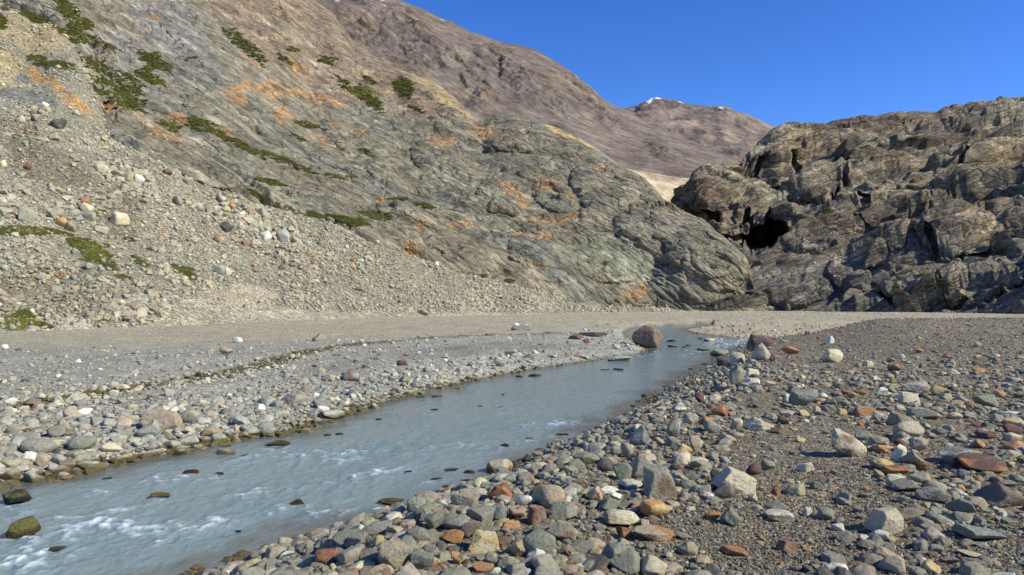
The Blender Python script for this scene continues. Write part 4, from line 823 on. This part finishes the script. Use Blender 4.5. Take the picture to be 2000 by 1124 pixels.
 (410,689,12,9,'beige','b','L','beige block on pebbly ground left of centre',{}),
 (440,687,24,14,'warmgrey','s','L','grey purple stone right of the beige block',{}),
 (150,707,16,8,'white','a','L','white stone in the left pebble field',{}),
 (8,680,14,10,'white','a','L','white stone at the left edge of the pebble field',{}),
 (1160,655,60,9,'purple','f','L','long dark slab lying along the far trickle',{}),
 (1125,660,30,10,'maroon','a','L','dark red broken stone on the far left shore',{}),
 (1145,668,14,8,'maroon','a','L','small dark red stone right of the broken one',{}),
 (1018,642,40,9,'grey','f','L','dark flat rock under the bright white stone',{}),
 (826,612,26,9,'pink','s','F','dull pink boulder at the top edge of the sand',{}),
 (705,665,10,3,'white','r','F','tiny white stone on the smooth sand',{}),
 (1577,652,10,7,'dark','b','F','small black block on the far gravel bar',{}),
 # talus boulders
 (223,431,44,19,'cream','f','T','big flat topped cream boulder above the grass patch',dict(name=B,cat=B)),
 (46,425,30,24,'lightgrey','s','T','big rounded pale grey boulder above the left grass',dict(name=B,cat=B)),
 (167,409,28,17,'cream','a','T','cream boulder with a tan lower side high on the rubble',{}),
 (135,447,22,16,'warmgrey','a','T','grey stone in the row above the bright grass',{}),
 (118,437,20,14,'orange','s','T','rust brown boulder near the left grass',{}),
 (195,452,26,14,'beige','s','T','beige boulder on the right end of the boulder row',{}),
 (439,447,26,17,'dark','a','T','charcoal boulder alone in pale rubble',dict(name=B,cat=B,vein='grey')),
 (553,465,27,23,'lightgrey','s','T','biggest whitish boulder on the rubble slope',dict(name=B,cat=B)),
 (516,464,24,17,'white','s','T','pale boulder left of the biggest whitish one',dict(name=B,cat=B,vein='beige')),
 (160,393,24,10,'red','f','T','dark red flat boulder high on the left rubble',{}),
 (452,405,12,10,'orange','r','T','rust ball shaped boulder on the ridge of rubble',{}),
 (440,411,16,11,'yellow','s','T','ochre boulder left of the rust ball shaped one',{}),
 (345,395,20,14,'warmgrey','s','T','brown grey boulder near the rubble crest',{}),
 (429,531,18,15,'bluegrey','s','T','slate grey boulder low on the rubble',{}),
 (444,533,14,12,'white','s','T','white boulder touching the slate grey one',{}),
 (550,523,15,10,'maroon','r','T','maroon oval boulder low on the rubble',{}),
 (496,529,14,6,'red','s','T','flat dusty red stone left of the maroon oval',{}),
 (430,390,20,12,'lightgrey','s','T','light bluish boulder at the rubble crest',{}),
 (61,609,10,8,'white','r','T','white pebble like boulder beside the lowest grass',{}),
 (172,523,16,12,'bluegrey','s','T','grey boulder at the foot of the bright grass patch',{}),
 (194,527,14,9,'lightgrey','s','T','light boulder right of the grey one at the grass foot',{}),
 (145,494,16,11,'bluegrey','s','T','grey boulder at the left of the bright grass patch',{}),
 (197,511,13,8,'grey','s','T','grey boulder lying inside the bright grass',{}),
 (8,526,14,11,'lightgrey','r','T','pale round boulder at the picture edge on the dark rubble',{}),
 (110,539,9,8,'red','s','T','small brick coloured stone in the dark rubble',{}),
 (315,493,14,12,'lightgrey','s','T','light boulder in a cluster between the grass patches',{}),
 (296,487,22,9,'purple','s','T','dull purple boulder left of the light clustered one',{}),
 (421,468,16,9,'red','s','T','rust red boulder below the charcoal one',{}),
 (478,477,18,7,'red','f','T','thin rust slab in the middle of the rubble',{}),
 (640,508,10,8,'bluegrey','s','T','grey boulder far along the rubble slope',{}),
 (689,523,13,9,'orange','s','T','orange boulder far along the rubble slope',{}),
 (688,509,9,7,'maroon','s','T','dark red boulder above the orange one, far along the slope',{}),
 (702,566,15,8,'red','s','T','reddish boulder low down on the far rubble',{}),
 (780,590,10,6,'red','s','T','rust boulder near the sand on the far rubble',{}),
 (735,475,13,8,'cream','s','T','cream boulder perched on the rubble crest against bedrock',{}),
 (852,516,10,7,'white','s','T','white boulder perched on the far rubble crest',{}),
 (132,372,9,7,'cream','s','T','little pale boulder high on the left slope',{}),
 (52,328,16,12,'maroon','a','T','very dark red boulder high on the left slope',{}),
 (326,338,18,9,'maroon','a','T','dark red boulder on the crest beside the bedrock',{}),
 (363,356,22,11,'tan','s','T','tan boulder on the crest beside the bedrock',{}),
 (110,245,30,14,'dark','r','T','dark grey boulder against the orange gravel',dict(vein='purple')),
 (84,207,16,9,'white','s','T','white boulder high up under the grey outcrop',{}),
 (65,222,12,8,'red','s','T','red boulder high up under the grey outcrop',{}),
 (38,236,18,12,'tan','s','T','tan orange boulder high up on the left edge',{}),
 (2,322,16,13,'yellow','s','T','yellow boulder at the left picture edge',{}),
 (147,222,14,9,'lightgrey','s','T','pale boulder just left of the orange gravel tongue',{}),
 (270,352,20,14,'white','s','T','pale pink white boulder in the bright rubble band',{}),
 (8,18,16,9,'maroon','a','T','nearly black boulder at the upper left corner',dict(vein='dark')),
]
for h_ in HERO:
    stone(*h_[:8], **h_[8])

# ------------------------------------------------------------------ scattered stones
def samp(P, r, c):
    i = np.clip(r.astype(int), 0, P.shape[0]-2); j = np.clip(c.astype(int), 0, P.shape[1]-2); a = (r-i)[:, None]; b_ = (c-j)[:, None]
    return P[i, j]*(1-a)*(1-b_)+P[i+1, j]*a*(1-b_)+P[i, j+1]*(1-a)*b_+P[i+1, j+1]*a*b_
def pareto(n, a, lo, hi):
    u = RNG.random(n); return (lo**-a-u*(lo**-a-hi**-a))**(-1/a)
W_RIVER = dict(grey=30, bluegrey=3, warmgrey=30, tan=8, beige=6, cream=4, white=2, yellow=2.5, orange=0.9, red=0.7, maroon=0.6, brown=5, dark=3, greengrey=14, pink=1.5, purple=4, lightgrey=10)
W_LEFT = dict(grey=20, bluegrey=8, warmgrey=14, tan=7, beige=8, cream=5, white=3, yellow=.8, orange=.6, red=.6, maroon=.6, brown=3, dark=2.5, greengrey=16, pink=1.5, purple=2, lightgrey=34)
W_TALUS = dict(grey=8, bluegrey=1, warmgrey=22, tan=26, beige=30, cream=9, white=1.8, yellow=2.0, orange=1.2, red=.9, maroon=1.0, brown=4, dark=2, greengrey=4, pink=2, purple=2, lightgrey=14)
W_FLAT = dict(grey=26, bluegrey=2.5, warmgrey=24, tan=13, beige=7, cream=8, white=3, yellow=4, orange=3.5, red=2.8, maroon=2.2, brown=5, dark=5, greengrey=16, pink=1.5, purple=2, lightgrey=4)
W_MOSS = dict(moss=50, wetbrown=10, brown=10, warmgrey=15, cream=6, wet=8)
W_ORANGE = dict(orange=40, yellow=25, tan=20, cream=8, brown=8)
def pick(n, wts):
    k = list(wts); p = np.array([wts[q] for q in k], float); p /= p.sum()
    return np.array([PN.index(q) for q in k])[RNG.choice(len(k), n, p=p)]
SC = []   # arrays of (x,y,z,size,cidx,flat,zone)
def add(P, size, ci, zone, flat=(0.45, 0.8), sink=0.22, dc=None):
    n = len(P); SC.append(dict(dc=np.zeros((n, 3)) if dc is None else dc, P=P, s=size, ci=ci, zone=np.full(n, zone), fl=RNG.uniform(flat[0], flat[1], n), sink=np.full(n, sink)))
gu = lambda u: np.interp(u, us, np.arange(len(us)))
gv = lambda v: np.interp(-v, -vv, np.arange(len(vv)))
def gsamp(n, u0, u1, v0, v1):
    r = gv(RNG.uniform(v0, v1, n)); c = gu(RNG.uniform(u0, u1, n))
    P = samp(GP, r, c); A = samp(np.stack([GD, GL.astype(float), GS], -1), r, c)
    return P, A[:, 0], A[:, 1] > 0.5, A[:, 2]
def proj(P): return U0+F*P[:, 0]/P[:, 1], V0+(CAMZ-P[:, 2])*F/P[:, 1]
# parameter v of the ground grid corresponds to a surface 2.2 m under the eye
P, d, Lf, ds = gsamp(560000, -700, 2760, 607, 1560)
u, v = proj(P); y = P[:, 1]; px = y/F
vis = (v < 1150) & (d > -0.35) & (u > -620) & (u < 2700) & (((u > -60) & (u < 2060)) | (RNG.random(len(P)) < 0.6))
nz1 = fbm(P*[1, 1, 0], 2.5, 3, seed=121); nz2 = fbm(P*[1, 1, 0], 7, 3, seed=122)
rnd = RNG.random(len(P))
farR = (~Lf) & (y > 46)
# right cobble bank
wid = 3.0+1.2*nz2+np.where(y > 16, 0.8, 0)
wid = wid+np.where((u < 1180) & (v > 930) & (v < 1010), 0.5, 0)-0.8*sm(v, 990, 1100)
m = vis & ~Lf & ~farR & (d < wid) & (rnd < 0.52*sm(wid-d, 0, 0.8)+0.06)
s = pareto(m.sum(), 1.8, 0.045, 0.24); s = np.maximum(s, 2.3*px[m]); add(P[m], s, pick(m.sum(), W_RIVER), 'R')
# right flat: stones, with bare gravel hollows
bare = blot(u, v, nz1*0.5, [(1560, 930, 170, 120, 0), (1480, 1060, 260, 90, 0), (1480, 790, 60, 30, 0), (1620, 860, 90, 50, 0), (1700, 990, 90, 60, 0), (1850, 830, 80, 14, 0)], 0.4)
m = vis & ~Lf & ~farR & (d >= wid-0.4) & (rnd < (0.055+0.13*sm(nz1, -0.1, 0.3)*1.0+0.26*sm(v, 860, 760))*(1-0.90*bare)*np.where(v > 1010, 0.5, 1))
s = pareto(m.sum(), 1.7, 0.04, 0.26)*np.where(v[m]+0.1*(u[m]-1500) < 730, 0.7, 1); s = np.maximum(s, px[m]*RNG.uniform(2.2, 5.5, m.sum())); add(P[m], s, pick(m.sum(), W_FLAT), 'R', (0.35, 0.7), 0.28)
# right flat: pebbles
m = vis & ~Lf & ~farR & (RNG.random(len(P)) < np.where(v > 760, 0.62, 0.4))
s = pareto(m.sum(), 2.2, 0.008, 0.035); s = np.maximum(s, 1.3*px[m]); add(P[m], s, pick(m.sum(), W_FLAT), 'g', (0.5, 0.9), 0.2)
# left bank cobbles
widL = 4.2+1.6*nz2+np.clip((u-300)*-0.004, 0, 2.5)
m = vis & Lf & (d < widL) & (RNG.random(len(P)) < 0.72*sm(widL-d, 0, 1.5)+0.1)
s = pareto(m.sum(), 1.5, 0.05, 0.42); s = np.maximum(s, 2.3*px[m]); add(P[m], s, pick(m.sum(), W_LEFT), 'L', (0.4, 0.7), 0.25)
# left plain
sandm = GV_s = (v < ipl(u, [(-200, 690), (0, 684), (330, 677), (640, 664), (1000, 652), (1230, 640), (1400, 630)]))
m = vis & Lf & (d >= widL-1) & (RNG.random(len(P)) < 0.75*np.where(sandm, np.where(u < 330, 0.35+0.9*sm(y, 50, 60), 0.45), 1)*np.where(nz1 > 0.1, 1, 0.8))
s = pareto(m.sum(), 1.6, 0.03, 0.34); s = np.where(sandm[m], np.minimum(s, 0.12), s); s = np.maximum(s, 1.8*px[m]*RNG.uniform(.8, 1.7, m.sum())); add(P[m], s, pick(m.sum(), W_LEFT), 'L', (0.4, 0.75), 0.25)
# mossy trickle
m = vis & Lf & (ds < 1.1+0.5*nz1) & (d > 3) & (RNG.random(len(P)) < 0.6)
s = np.maximum(pareto(m.sum(), 1.7, 0.05, 0.3), 2*px[m]); cm = np.where(RNG.random(m.sum()) < np.where(ds[m] < 0.6, 0.8, 0.1), pick(m.sum(), W_MOSS), pick(m.sum(), dict(cream=5, lightgrey=5, beige=6, tan=2))); add(P[m], s, cm, 'L')
# far gravel on the right
m = vis & farR & (RNG.random(len(P)) < 0.75)
s = np.maximum(pareto(m.sum(), 1.8, 0.08, 0.4), 1.7*px[m]); add(P[m], s, pick(m.sum(), W_TALUS), 'F')
# shallows
P2, d2, L2, _ = gsamp(70000, -500, 1600, 640, 1560); u2, v2 = proj(P2)
m = (d2 < 0.0) & (d2 > -0.8-0.5*(fbm(P2, 3, 2, seed=130))) & (RNG.random(len(P2)) < 0.22); Pq = P2[m].copy(); Pq[:, 2] = np.maximum(Pq[:, 2], -0.14)
s = np.maximum(pareto(m.sum(), 1.6, 0.07, 0.32), 2*Pq[:, 1]/F); add(Pq, s, pick(m.sum(), dict(moss=12, wet=14, wetbrown=10, brown=6, greengrey=12, warmgrey=10, grey=8, lightgrey=5)), 'W', (0.35, 0.6), 0.3)
# talus
ru = RNG.uniform(-500, 1400, 165000); rc_ = np.interp(ru, ut, np.arange(len(ut))); rr_ = RNG.uniform(0, TP.shape[0]-1, len(ru))
P = samp(TP, rr_, rc_); A = samp(np.stack([fan, nA[:1, :1]*0+np.zeros_like(fan), TV], -1), rr_, rc_); u, v = proj(P); px = P[:, 1]/F
gz_ = ground_z(P[:, 0], P[:, 1], False)[0]
nz1 = fbm(P, 7, 3, seed=123); nz2 = fbm(P, 2.5, 2, seed=124)
knob = blot(u, v, nz2*0.3, [(95, 125, 66, 14, 25), (50, 190, 60, 14, -10)], 0.3)
chute = fbm(strata(P, (0.25, -0.8, -0.5), 4), 7, 3, seed=126); fsoft = sm(A[:, 0], 0.1, 0.9)
dens = ((0.62+0.3*nz1)*(0.35+0.65*sm(chute, -0.3, 0.1))*(1-fsoft)+0.10*fsoft)*(1-knob)*np.where(u > 1100, 0.6, 1)
m = (P[:, 2] > gz_-0.3) & (v > -20) & (RNG.random(len(P)) < dens)
size = pareto(m.sum(), 1.6, 0.20, 1.2)*np.where(nz1[m] > 0.05, 1.15, 0.8)*np.where(blot(u[m], v[m], nz2[m]*0.3, [(110, 400, 160, 44, 0), (500, 455, 180, 46, -25), (60, 250, 80, 50, 0), (250, 350, 80, 40, -30)], 0.5) > 0.4, 1.6, 0.85)
size = np.where(A[m, 0] > 0.5, np.minimum(size, 0.35), size); size = np.maximum(size, 1.9*px[m])
ci = pick(m.sum(), W_TALUS); orange = (nz2[m] > 0.1) & (np.abs((v[m]-(150+(u[m]-60)*0.62))) < 12) & (u[m] < 200); ci[orange] = pick(orange.sum(), W_ORANGE)
reds = (fbm(P[m], 12, 2, seed=125) > 0.28) & (RNG.random(m.sum()) < 0.2); ci[reds] = pick(reds.sum(), dict(red=3, maroon=3, orange=3, purple=2))
add(P[m], size, ci, 'T', (0.5, 0.85), 0.25, samp(tc, rr_, rc_)[m]*1.22)
# gravel lying on the bedrock ledges
rb = RNG.uniform(0, BP.shape[0]-6, 160000); cb = RNG.uniform(0, BP.shape[1]-1, 160000); P = samp(BP, rb, cb); A = samp(np.stack([om, up, om*0], -1), rb, cb)
m = ((A[:, 0] > 0.35) & (RNG.random(len(P)) < 0.6)) | (RNG.random(len(P)) < 0.006); s = np.maximum(pareto(m.sum(), 1.8, 0.2, 0.75), 1.3*P[m][:, 1]/F)
ci = pick(m.sum(), W_ORANGE); ci[A[m, 0] < 0.3] = pick((A[m, 0] < 0.3).sum(), dict(white=3, cream=3, beige=3, tan=2)); add(P[m], s, ci, 'B', (0.4, 0.8), 0.3)
P = samp(CPt, RNG.uniform(60, CPt.shape[0]-30, 30000), RNG.uniform(0, CPt.shape[1]*0.62, 30000)); foot = sm(P[:, 2], 5, 0); m = RNG.random(len(P)) < 0.018+0.5*foot
s = np.maximum(pareto(m.sum(), 1.6, 0.25, 0.9), 1.2*P[m][:, 1]/F); add(P[m], s, pick(m.sum(), dict(white=1.5, cream=1.5, beige=2, grey=8, warmgrey=8, brown=3)), 'C', (0.4, 0.8), 0.3)

GT = [(60, 452, 70, 9, -3), (185, 492, 38, 22, -20), (150, 478, 30, 8, -15), (205, 515, 24, 8, -20), (240, 541, 18, 4, -10), (255, 468, 16, 6, 0), (275, 512, 22, 5, -35), (358, 531, 32, 9, -22), (30, 632, 62, 20, -5), (200, 628, 12, 3, 0), (300, 612, 14, 3, -20), (232, 657, 10, 2, 0), (115, 660, 6, 2, 0), (50, 618, 40, 10, 0), (90, 640, 20, 6, 0),
      (50, 18, 50, 10, -38), (90, 30, 60, 12, -38), (130, 50, 50, 10, -50), (80, 10, 30, 8, -20), (100, 125, 40, 9, -10), (75, 115, 20, 7, -10), (2, 45, 12, 16, 0), (20, 5, 20, 10, -30)]
K = {k: np.concatenate([q[k] for q in SC]) for k in ('P', 's', 'ci', 'zone', 'fl', 'sink', 'dc')}
_u, _v = proj(K['P']); _g = blot(_u, _v, fbm(K['P'], 3, 3, seed=140)*0.8, [(q[0], q[1], q[2]*1.15, q[3]*1.2, q[4]) for q in GT], 0.25, 1.0) > 0.5; _g &= np.isin(K['zone'], ['T']) & (RNG.random(len(_g)) < 0.9); K = {k: q[~_g] for k, q in K.items()}
Ft = np.array(FOOT); keep = np.ones(len(K['s']), bool)
for fx, fy, fr in Ft:
    dd = np.hypot((K['P'][:, 0]-fx), (K['P'][:, 1]-fy)*0.8); keep &= ~((dd < fr*0.95) & (K['s'] < fr*2.5)) & ~((dd < fr*0.95+K['s']*0.35) & (K['s'] > 0.25*fr))
K = {k: q[keep] for k, q in K.items()}
# the biggest of them in the picture become individual stones, up to 300 in all
u, v = proj(K['P']); spx = K['s']*F/K['P'][:, 1]
can = np.isin(K['zone'], ['R', 'L', 'T', 'W']) & (u > 12) & (u < 1988) & (v > 5) & (v < 1112)
order = np.argsort(-np.where(can, spx, -1)); taken = []; drop = []
CN = {'grey': 'grey', 'bluegrey': 'blue grey', 'warmgrey': 'brownish grey', 'tan': 'tan', 'beige': 'beige', 'cream': 'cream', 'white': 'white', 'yellow': 'ochre', 'orange': 'rust orange', 'red': 'brick red', 'maroon': 'dark red', 'brown': 'brown',
      'dark': 'charcoal', 'greengrey': 'green grey', 'pink': 'pinkish', 'purple': 'purple grey', 'moss': 'mossy', 'wet': 'wet black', 'wetbrown': 'wet brown', 'lightgrey': 'light grey'}
KN = {'a': 'angular', 'r': 'rounded', 'f': 'flat', 'p': 'pointed', 'b': 'blocky', 's': 'lumpy'}
labels = set(h_[7] for h_ in HERO); refs = [q for q in PLACED]
def short(q):                                # how a neighbour is called: its own colour, shape and kind
    return ('big ' if q[2] >= 50 else 'small ' if q[2] < 20 else '')+CN[q[4]]+' '+KN[q[5]]+(' boulder' if q[2] >= 50 else ' stone')
for i in order:
    if len(PLACED) >= 300: break
    uu, vv_, w_ = u[i], v[i], spx[i]
    if any(abs(uu-a)+abs(vv_-b_) < 24 for a, b_ in taken): continue
    c = PN[K['ci'][i]]; kd = random.choice('arasspfb'); z = K['zone'][i]; z = 'R' if z == 'W' and uu > 900 else ('L' if z == 'W' else z)
    h_px = w_*K['fl'][i]
    near = sorted([q for q in refs if q[6] == z or z == 'W'], key=lambda q: abs(q[0]-uu)+1.5*abs(q[1]-vv_))[:8]
    lab = None
    for q in near:
        dx, dy = uu-q[0], vv_-q[1]
        rel = ('right of' if dx > 0 else 'left of') if abs(dx) > 1.4*abs(dy) else ('below' if dy > 0 else 'above')
        dist = 'just ' if abs(dx)+abs(dy) < 45 else ''
        l_ = f"{CN[c]} {KN[kd]} stone {dist}{rel} the {short(q)}"
        if l_ not in labels: lab = l_; break
    if lab is None: continue
    stone(uu, vv_, w_, h_px, c, kd, z, lab); labels.add(lab); taken.append((uu, vv_)); drop.append(i)
keep = np.ones(len(K['s']), bool); keep[drop] = False; K = {k: q[keep] for k, q in K.items()}

# ------------------------------------------------------------------ scattered objects: points carrying a stone each
src = bpy.data.collections.new('stone_shapes')
for i in range(16):
    V, Fc = rock_verts(40+i*3, 4 if i < 8 else 2, 'abafsapa'[i % 8]); me = rock_mesh('loose_stone', V*0.5, Fc, M_stone_i, True)
    src.objects.link(bpy.data.objects.new(f'shape_{i:02d}', me))
def scatter(name, P, scl, rot, idx, cols, cols2, coll, label):
    n = len(P); me = bpy.data.meshes.new(name); me.vertices.add(n); me.vertices.foreach_set('co', P.astype(np.float32).ravel())
    for k, a, tp, f in (('scl', scl, 'FLOAT_VECTOR', 'vector'), ('rot', rot, 'FLOAT_VECTOR', 'vector')):
        q = me.attributes.new(k, tp, 'POINT'); q.data.foreach_set(f, a.astype(np.float32).ravel())
    q = me.attributes.new('idx', 'INT', 'POINT'); q.data.foreach_set('value', idx.astype(np.int32))
    for k, a in (('col', cols), ('col2', cols2)):
        q = me.attributes.new(k, 'FLOAT_COLOR', 'POINT'); q.data.foreach_set('color', np.concatenate([a, np.ones((n, 1))], 1).astype(np.float32).ravel())
    o = bpy.data.objects.new(name, me); C.objects.link(o); o['kind'] = 'stuff'; o['label'] = label
    g = bpy.data.node_groups.new(name, 'GeometryNodeTree'); g.interface.new_socket('Geometry', in_out='INPUT', socket_type='NodeSocketGeometry'); g.interface.new_socket('Geometry', in_out='OUTPUT', socket_type='NodeSocketGeometry')
    gi = g.nodes.new('NodeGroupInput'); go = g.nodes.new('NodeGroupOutput'); ci_ = g.nodes.new('GeometryNodeCollectionInfo'); ci_.inputs['Collection'].default_value = coll
    ci_.inputs['Separate Children'].default_value = True; ci_.inputs['Reset Children'].default_value = True
    ip = g.nodes.new('GeometryNodeInstanceOnPoints'); ip.inputs['Pick Instance'].default_value = True
    def na(nm, tp):
        q = g.nodes.new('GeometryNodeInputNamedAttribute'); q.data_type = tp; q.inputs['Name'].default_value = nm; return q.outputs['Attribute']
    l = g.links.new; l(gi.outputs[0], ip.inputs['Points']); l(ci_.outputs[0], ip.inputs['Instance']); l(na('idx', 'INT'), ip.inputs['Instance Index'])
    l(na('rot', 'FLOAT_VECTOR'), ip.inputs['Rotation']); l(na('scl', 'FLOAT_VECTOR'), ip.inputs['Scale']); l(ip.outputs[0], go.inputs[0])
    md = o.modifiers.new('scatter', 'NODES'); md.node_group = g; return o
def emit(name, m, label):
    P = K['P'][m].copy(); s = K['s'][m]; n = len(s); fl = K['fl'][m]
    asp = RNG.uniform(0.65, 1.0, n); scl = np.stack([s, s*asp, s*fl], -1); P[:, 2] += scl[:, 2]*(0.5-K['sink'][m])
    rot = np.stack([RNG.normal(0, .22, n), RNG.normal(0, .22, n), RNG.uniform(0, 6.28, n)], -1)
    spx = s*F/P[:, 1]; idx = RNG.integers(0, 8, n)+np.where(spx > 9, 0, 8)
    ci = K['ci'][m]; j = RNG.uniform(0.78, 1.2, n)[:, None]*RNG.uniform(0.94, 1.06, (n, 3)); c1 = PA[ci]*j; c2 = VA[ci]*j*0.5+c1*0.5
    dz = np.where(np.isin(K['zone'][m], ['T']), 0.5, np.where(np.isin(K['zone'][m], ['L', 'F']), 0.25, np.where(K['zone'][m] == 'g', 0.35, 0.26)))[:, None]; dust = np.where(np.isin(K['zone'][m], ['T', 'F'])[:, None], np.array([(.38, .35, .25)]), np.where((K['zone'][m] == 'L')[:, None], np.array([(.38, .36, .30)]), np.array([(.29, .255, .18)]))); dust = np.where((K['zone'][m] == 'T')[:, None], K['dc'][m], dust); wetk = (np.isin(K['ci'][m], [PN.index(q) for q in ('wet', 'moss', 'wetbrown')]))[:, None]; dz = np.where(wetk, 0, dz); c1 = c1*(1-dz)+dust*dz; c2 = c2*(1-dz)+dust*dz
    return scatter(name, P, scl, rot, idx, np.clip(c1, 0, .85), np.clip(c2, 0, .85), src, label)
z = K['zone']
emit('loose_stones', np.isin(z, ['R', 'L', 'W', 'F']), 'countless mixed cobbles covering both river banks and the far flat')
emit('gravel', z == 'g', 'fine mixed gravel between the cobbles of the right bank')
emit('rubble', np.isin(z, ['T', 'B', 'C']), 'pale broken rubble covering the left slope and the rock ledges')

# ------------------------------------------------------------------ grass cushions
gm, t, b = mat_new('grass'); L = t.links.new
ca = N(t, 'ShaderNodeAttribute', attribute_type='INSTANCER', attribute_name='col'); nn = N(t, 'ShaderNodeTexNoise'); nn.inputs['Scale'].default_value = 6
tcn = N(t, 'ShaderNodeTexCoord'); L(tcn.outputs['Object'], nn.inputs['Vector']); r = ramp(t, [(0.3, 0.6), (0.7, 1.35)]); L(nn.outputs[0], r.inputs[0]); L(mulc(t, ca.outputs['Color'], r.outputs[0]), b.inputs['Base Color'])
gsrc = bpy.data.collections.new('grass_shapes')
for i in range(5):
    rr = np.random.default_rng(300+i); vs_, fs_ = [], []
    for k in range(90):
        a = rr.uniform(0, 6.28); q = math.sqrt(rr.random())*0.42; bx, by = q*math.cos(a), q*math.sin(a); hh = rr.uniform(0.2, 0.5)*(1-q*0.9); lx, ly = rr.normal(0, .16, 2)+np.array([bx, by])*0.5
        wd_ = rr.uniform(0.02, 0.05); a2 = rr.uniform(0, 6.28); dx, dy = wd_*math.cos(a2), wd_*math.sin(a2); j = len(vs_)
        vs_ += [(bx-dx, by-dy, -0.05), (bx+dx, by+dy, -0.05), (bx+lx*.5+dx*.8, by+ly*.5+dy*.8, hh*.7), (bx+lx, by+ly, hh)]; fs_ += [(j, j+1, j+2), (j, j+2, j+3)]
    # the dense cushion below the blades
    V, Fc = rock_verts(500+i, 2, 'r'); V = V*[0.45, 0.45, 0.2]; V = V*(1+0.25*fbm(V, 0.2, 2, seed=i)[:, None]); j = len(vs_); vs_ += [tuple(q) for q in V]; fs_ += [tuple(q+j) for q in Fc]
    me = bpy.data.meshes.new('grass_tuft'); me.from_pydata([tuple(map(float, q)) for q in vs_], [], [tuple(map(int, q)) for q in fs_]); me.materials.append(gm); gsrc.objects.link(bpy.data.objects.new(f'tuft_{i}', me))
GB = [(130, 20, 30, 14, -45), (150, 55, 16, 26, -70), (190, 85, 40, 8, -20), (160, 75, 30, 8, 0), (205, 100, 26, 6, -50), (195, 130, 50, 10, -28), (170, 155, 50, 8, -10), (255, 185, 34, 18, -35), (240, 200, 40, 8, -25), (190, 178, 50, 6, -15), (290, 150, 34, 8, -28), (305, 120, 34, 11, -25), (375, 114, 12, 4, 20), (285, 138, 20, 8, 30), (330, 245, 26, 6, -20), (392, 246, 34, 12, -18), (430, 262, 34, 5, -25), (480, 288, 44, 6, -28), (540, 308, 44, 5, -20), (590, 328, 34, 4, -20), (500, 352, 0, 0, 0), (530, 356, 30, 5, -15), (505, 383, 26, 5, -28), (560, 408, 44, 7, -24), (610, 424, 34, 9, -12), (680, 430, 44, 7, -15), (740, 421, 36, 8, -8), (780, 388, 22, 3, 0), (830, 402, 20, 4, -15),
      (600, 244, 30, 6, -15), (580, 268, 20, 4, -30), (720, 300, 16, 5, -30), (655, 345, 20, 4, -15), (480, 90, 34, 10, -48), (505, 110, 24, 8, -48), (555, 115, 20, 6, -30), (640, 118, 18, 7, 0), (690, 175, 50, 8, -35), (720, 190, 34, 10, -45), (788, 172, 20, 14, -40), (720, 155, 16, 4, -40), (810, 212, 20, 4, -30), (570, 97, 12, 4, 0), (940, 540, 8, 3, 0), (995, 549, 10, 4, 0), (450, 74, 20, 6, -50), (690, 345, 12, 3, 0), (250, 150, 30, 6, -30), (420, 320, 0, 0, 0)]
GC = [(1616, 411, 12, 4, 0), (1640, 422, 8, 2, -20), (1830, 551, 18, 4, 12), (1760, 543, 12, 3, 15), (1800, 536, 14, 2, 5), (1670, 607, 12, 2.5, 0)]
def grass_on(P, lst, n0, yel):
    u, v = proj(P); nz = fbm(P, 3, 3, seed=140); m = blot(u, v, nz*0.8, [(q[0], q[1], q[2]*1.15, q[3]*1.2, q[4]) for q in lst if q[2] > 0], 0.35, 1.0) > RNG.uniform(0.1, 0.9, len(P)); return P[m]
ru = RNG.uniform(-40, 700, 110000); Pt = grass_on(samp(TP, RNG.uniform(0, TP.shape[0]-12, 110000), np.interp(ru, ut, np.arange(len(ut)))), GT, 0, 0)
Pb = grass_on(samp(BP, RNG.uniform(0, BP.shape[0]-10, 200000), np.interp(RNG.uniform(0, 1050, 200000), ub, np.arange(len(ub)))), GB, 0, 0)
Pc = grass_on(samp(CPt, RNG.uniform(0, CPt.shape[0]-10, 60000), np.interp(RNG.uniform(1500, 2000, 60000), uc, np.arange(len(uc)))), GC, 0, 0)
P = np.concatenate([Pt, Pb, Pc]); n = len(P); px = P[:, 1]/F; s = np.clip(RNG.uniform(4.5, 9, n)*px, 0.3, 2.6); u, v = proj(P)
yel = np.clip(blot(u, v, 0*u, [(185, 488, 34, 18, -20), (25, 632, 60, 20, 0), (60, 452, 40, 6, 0), (1800, 540, 60, 20, 0), (700, 185, 60, 20, 0)], 0.6)+0.5*fbm(P, 5, 2, seed=141)+RNG.uniform(-.35, .45, n), 0, 1)[:, None]
gcol = np.array([(.165, .17, .042)])*(1-yel)+np.array([(.27, .26, .06)])*yel; gcol = gcol*RNG.uniform(0.65, 1.3, (n, 1))
print('counts stones', len(K['s']), 'grass', n, 'individual', len(PLACED))
scatter('grass', P, np.stack([s, s, s*RNG.uniform(.3, .55, n)], -1), np.stack([0*s, 0*s, RNG.uniform(0, 6.28, n)], -1), RNG.integers(0, 5, n), gcol, gcol, gsrc, 'green and yellow grass cushions growing in strips on the slopes')
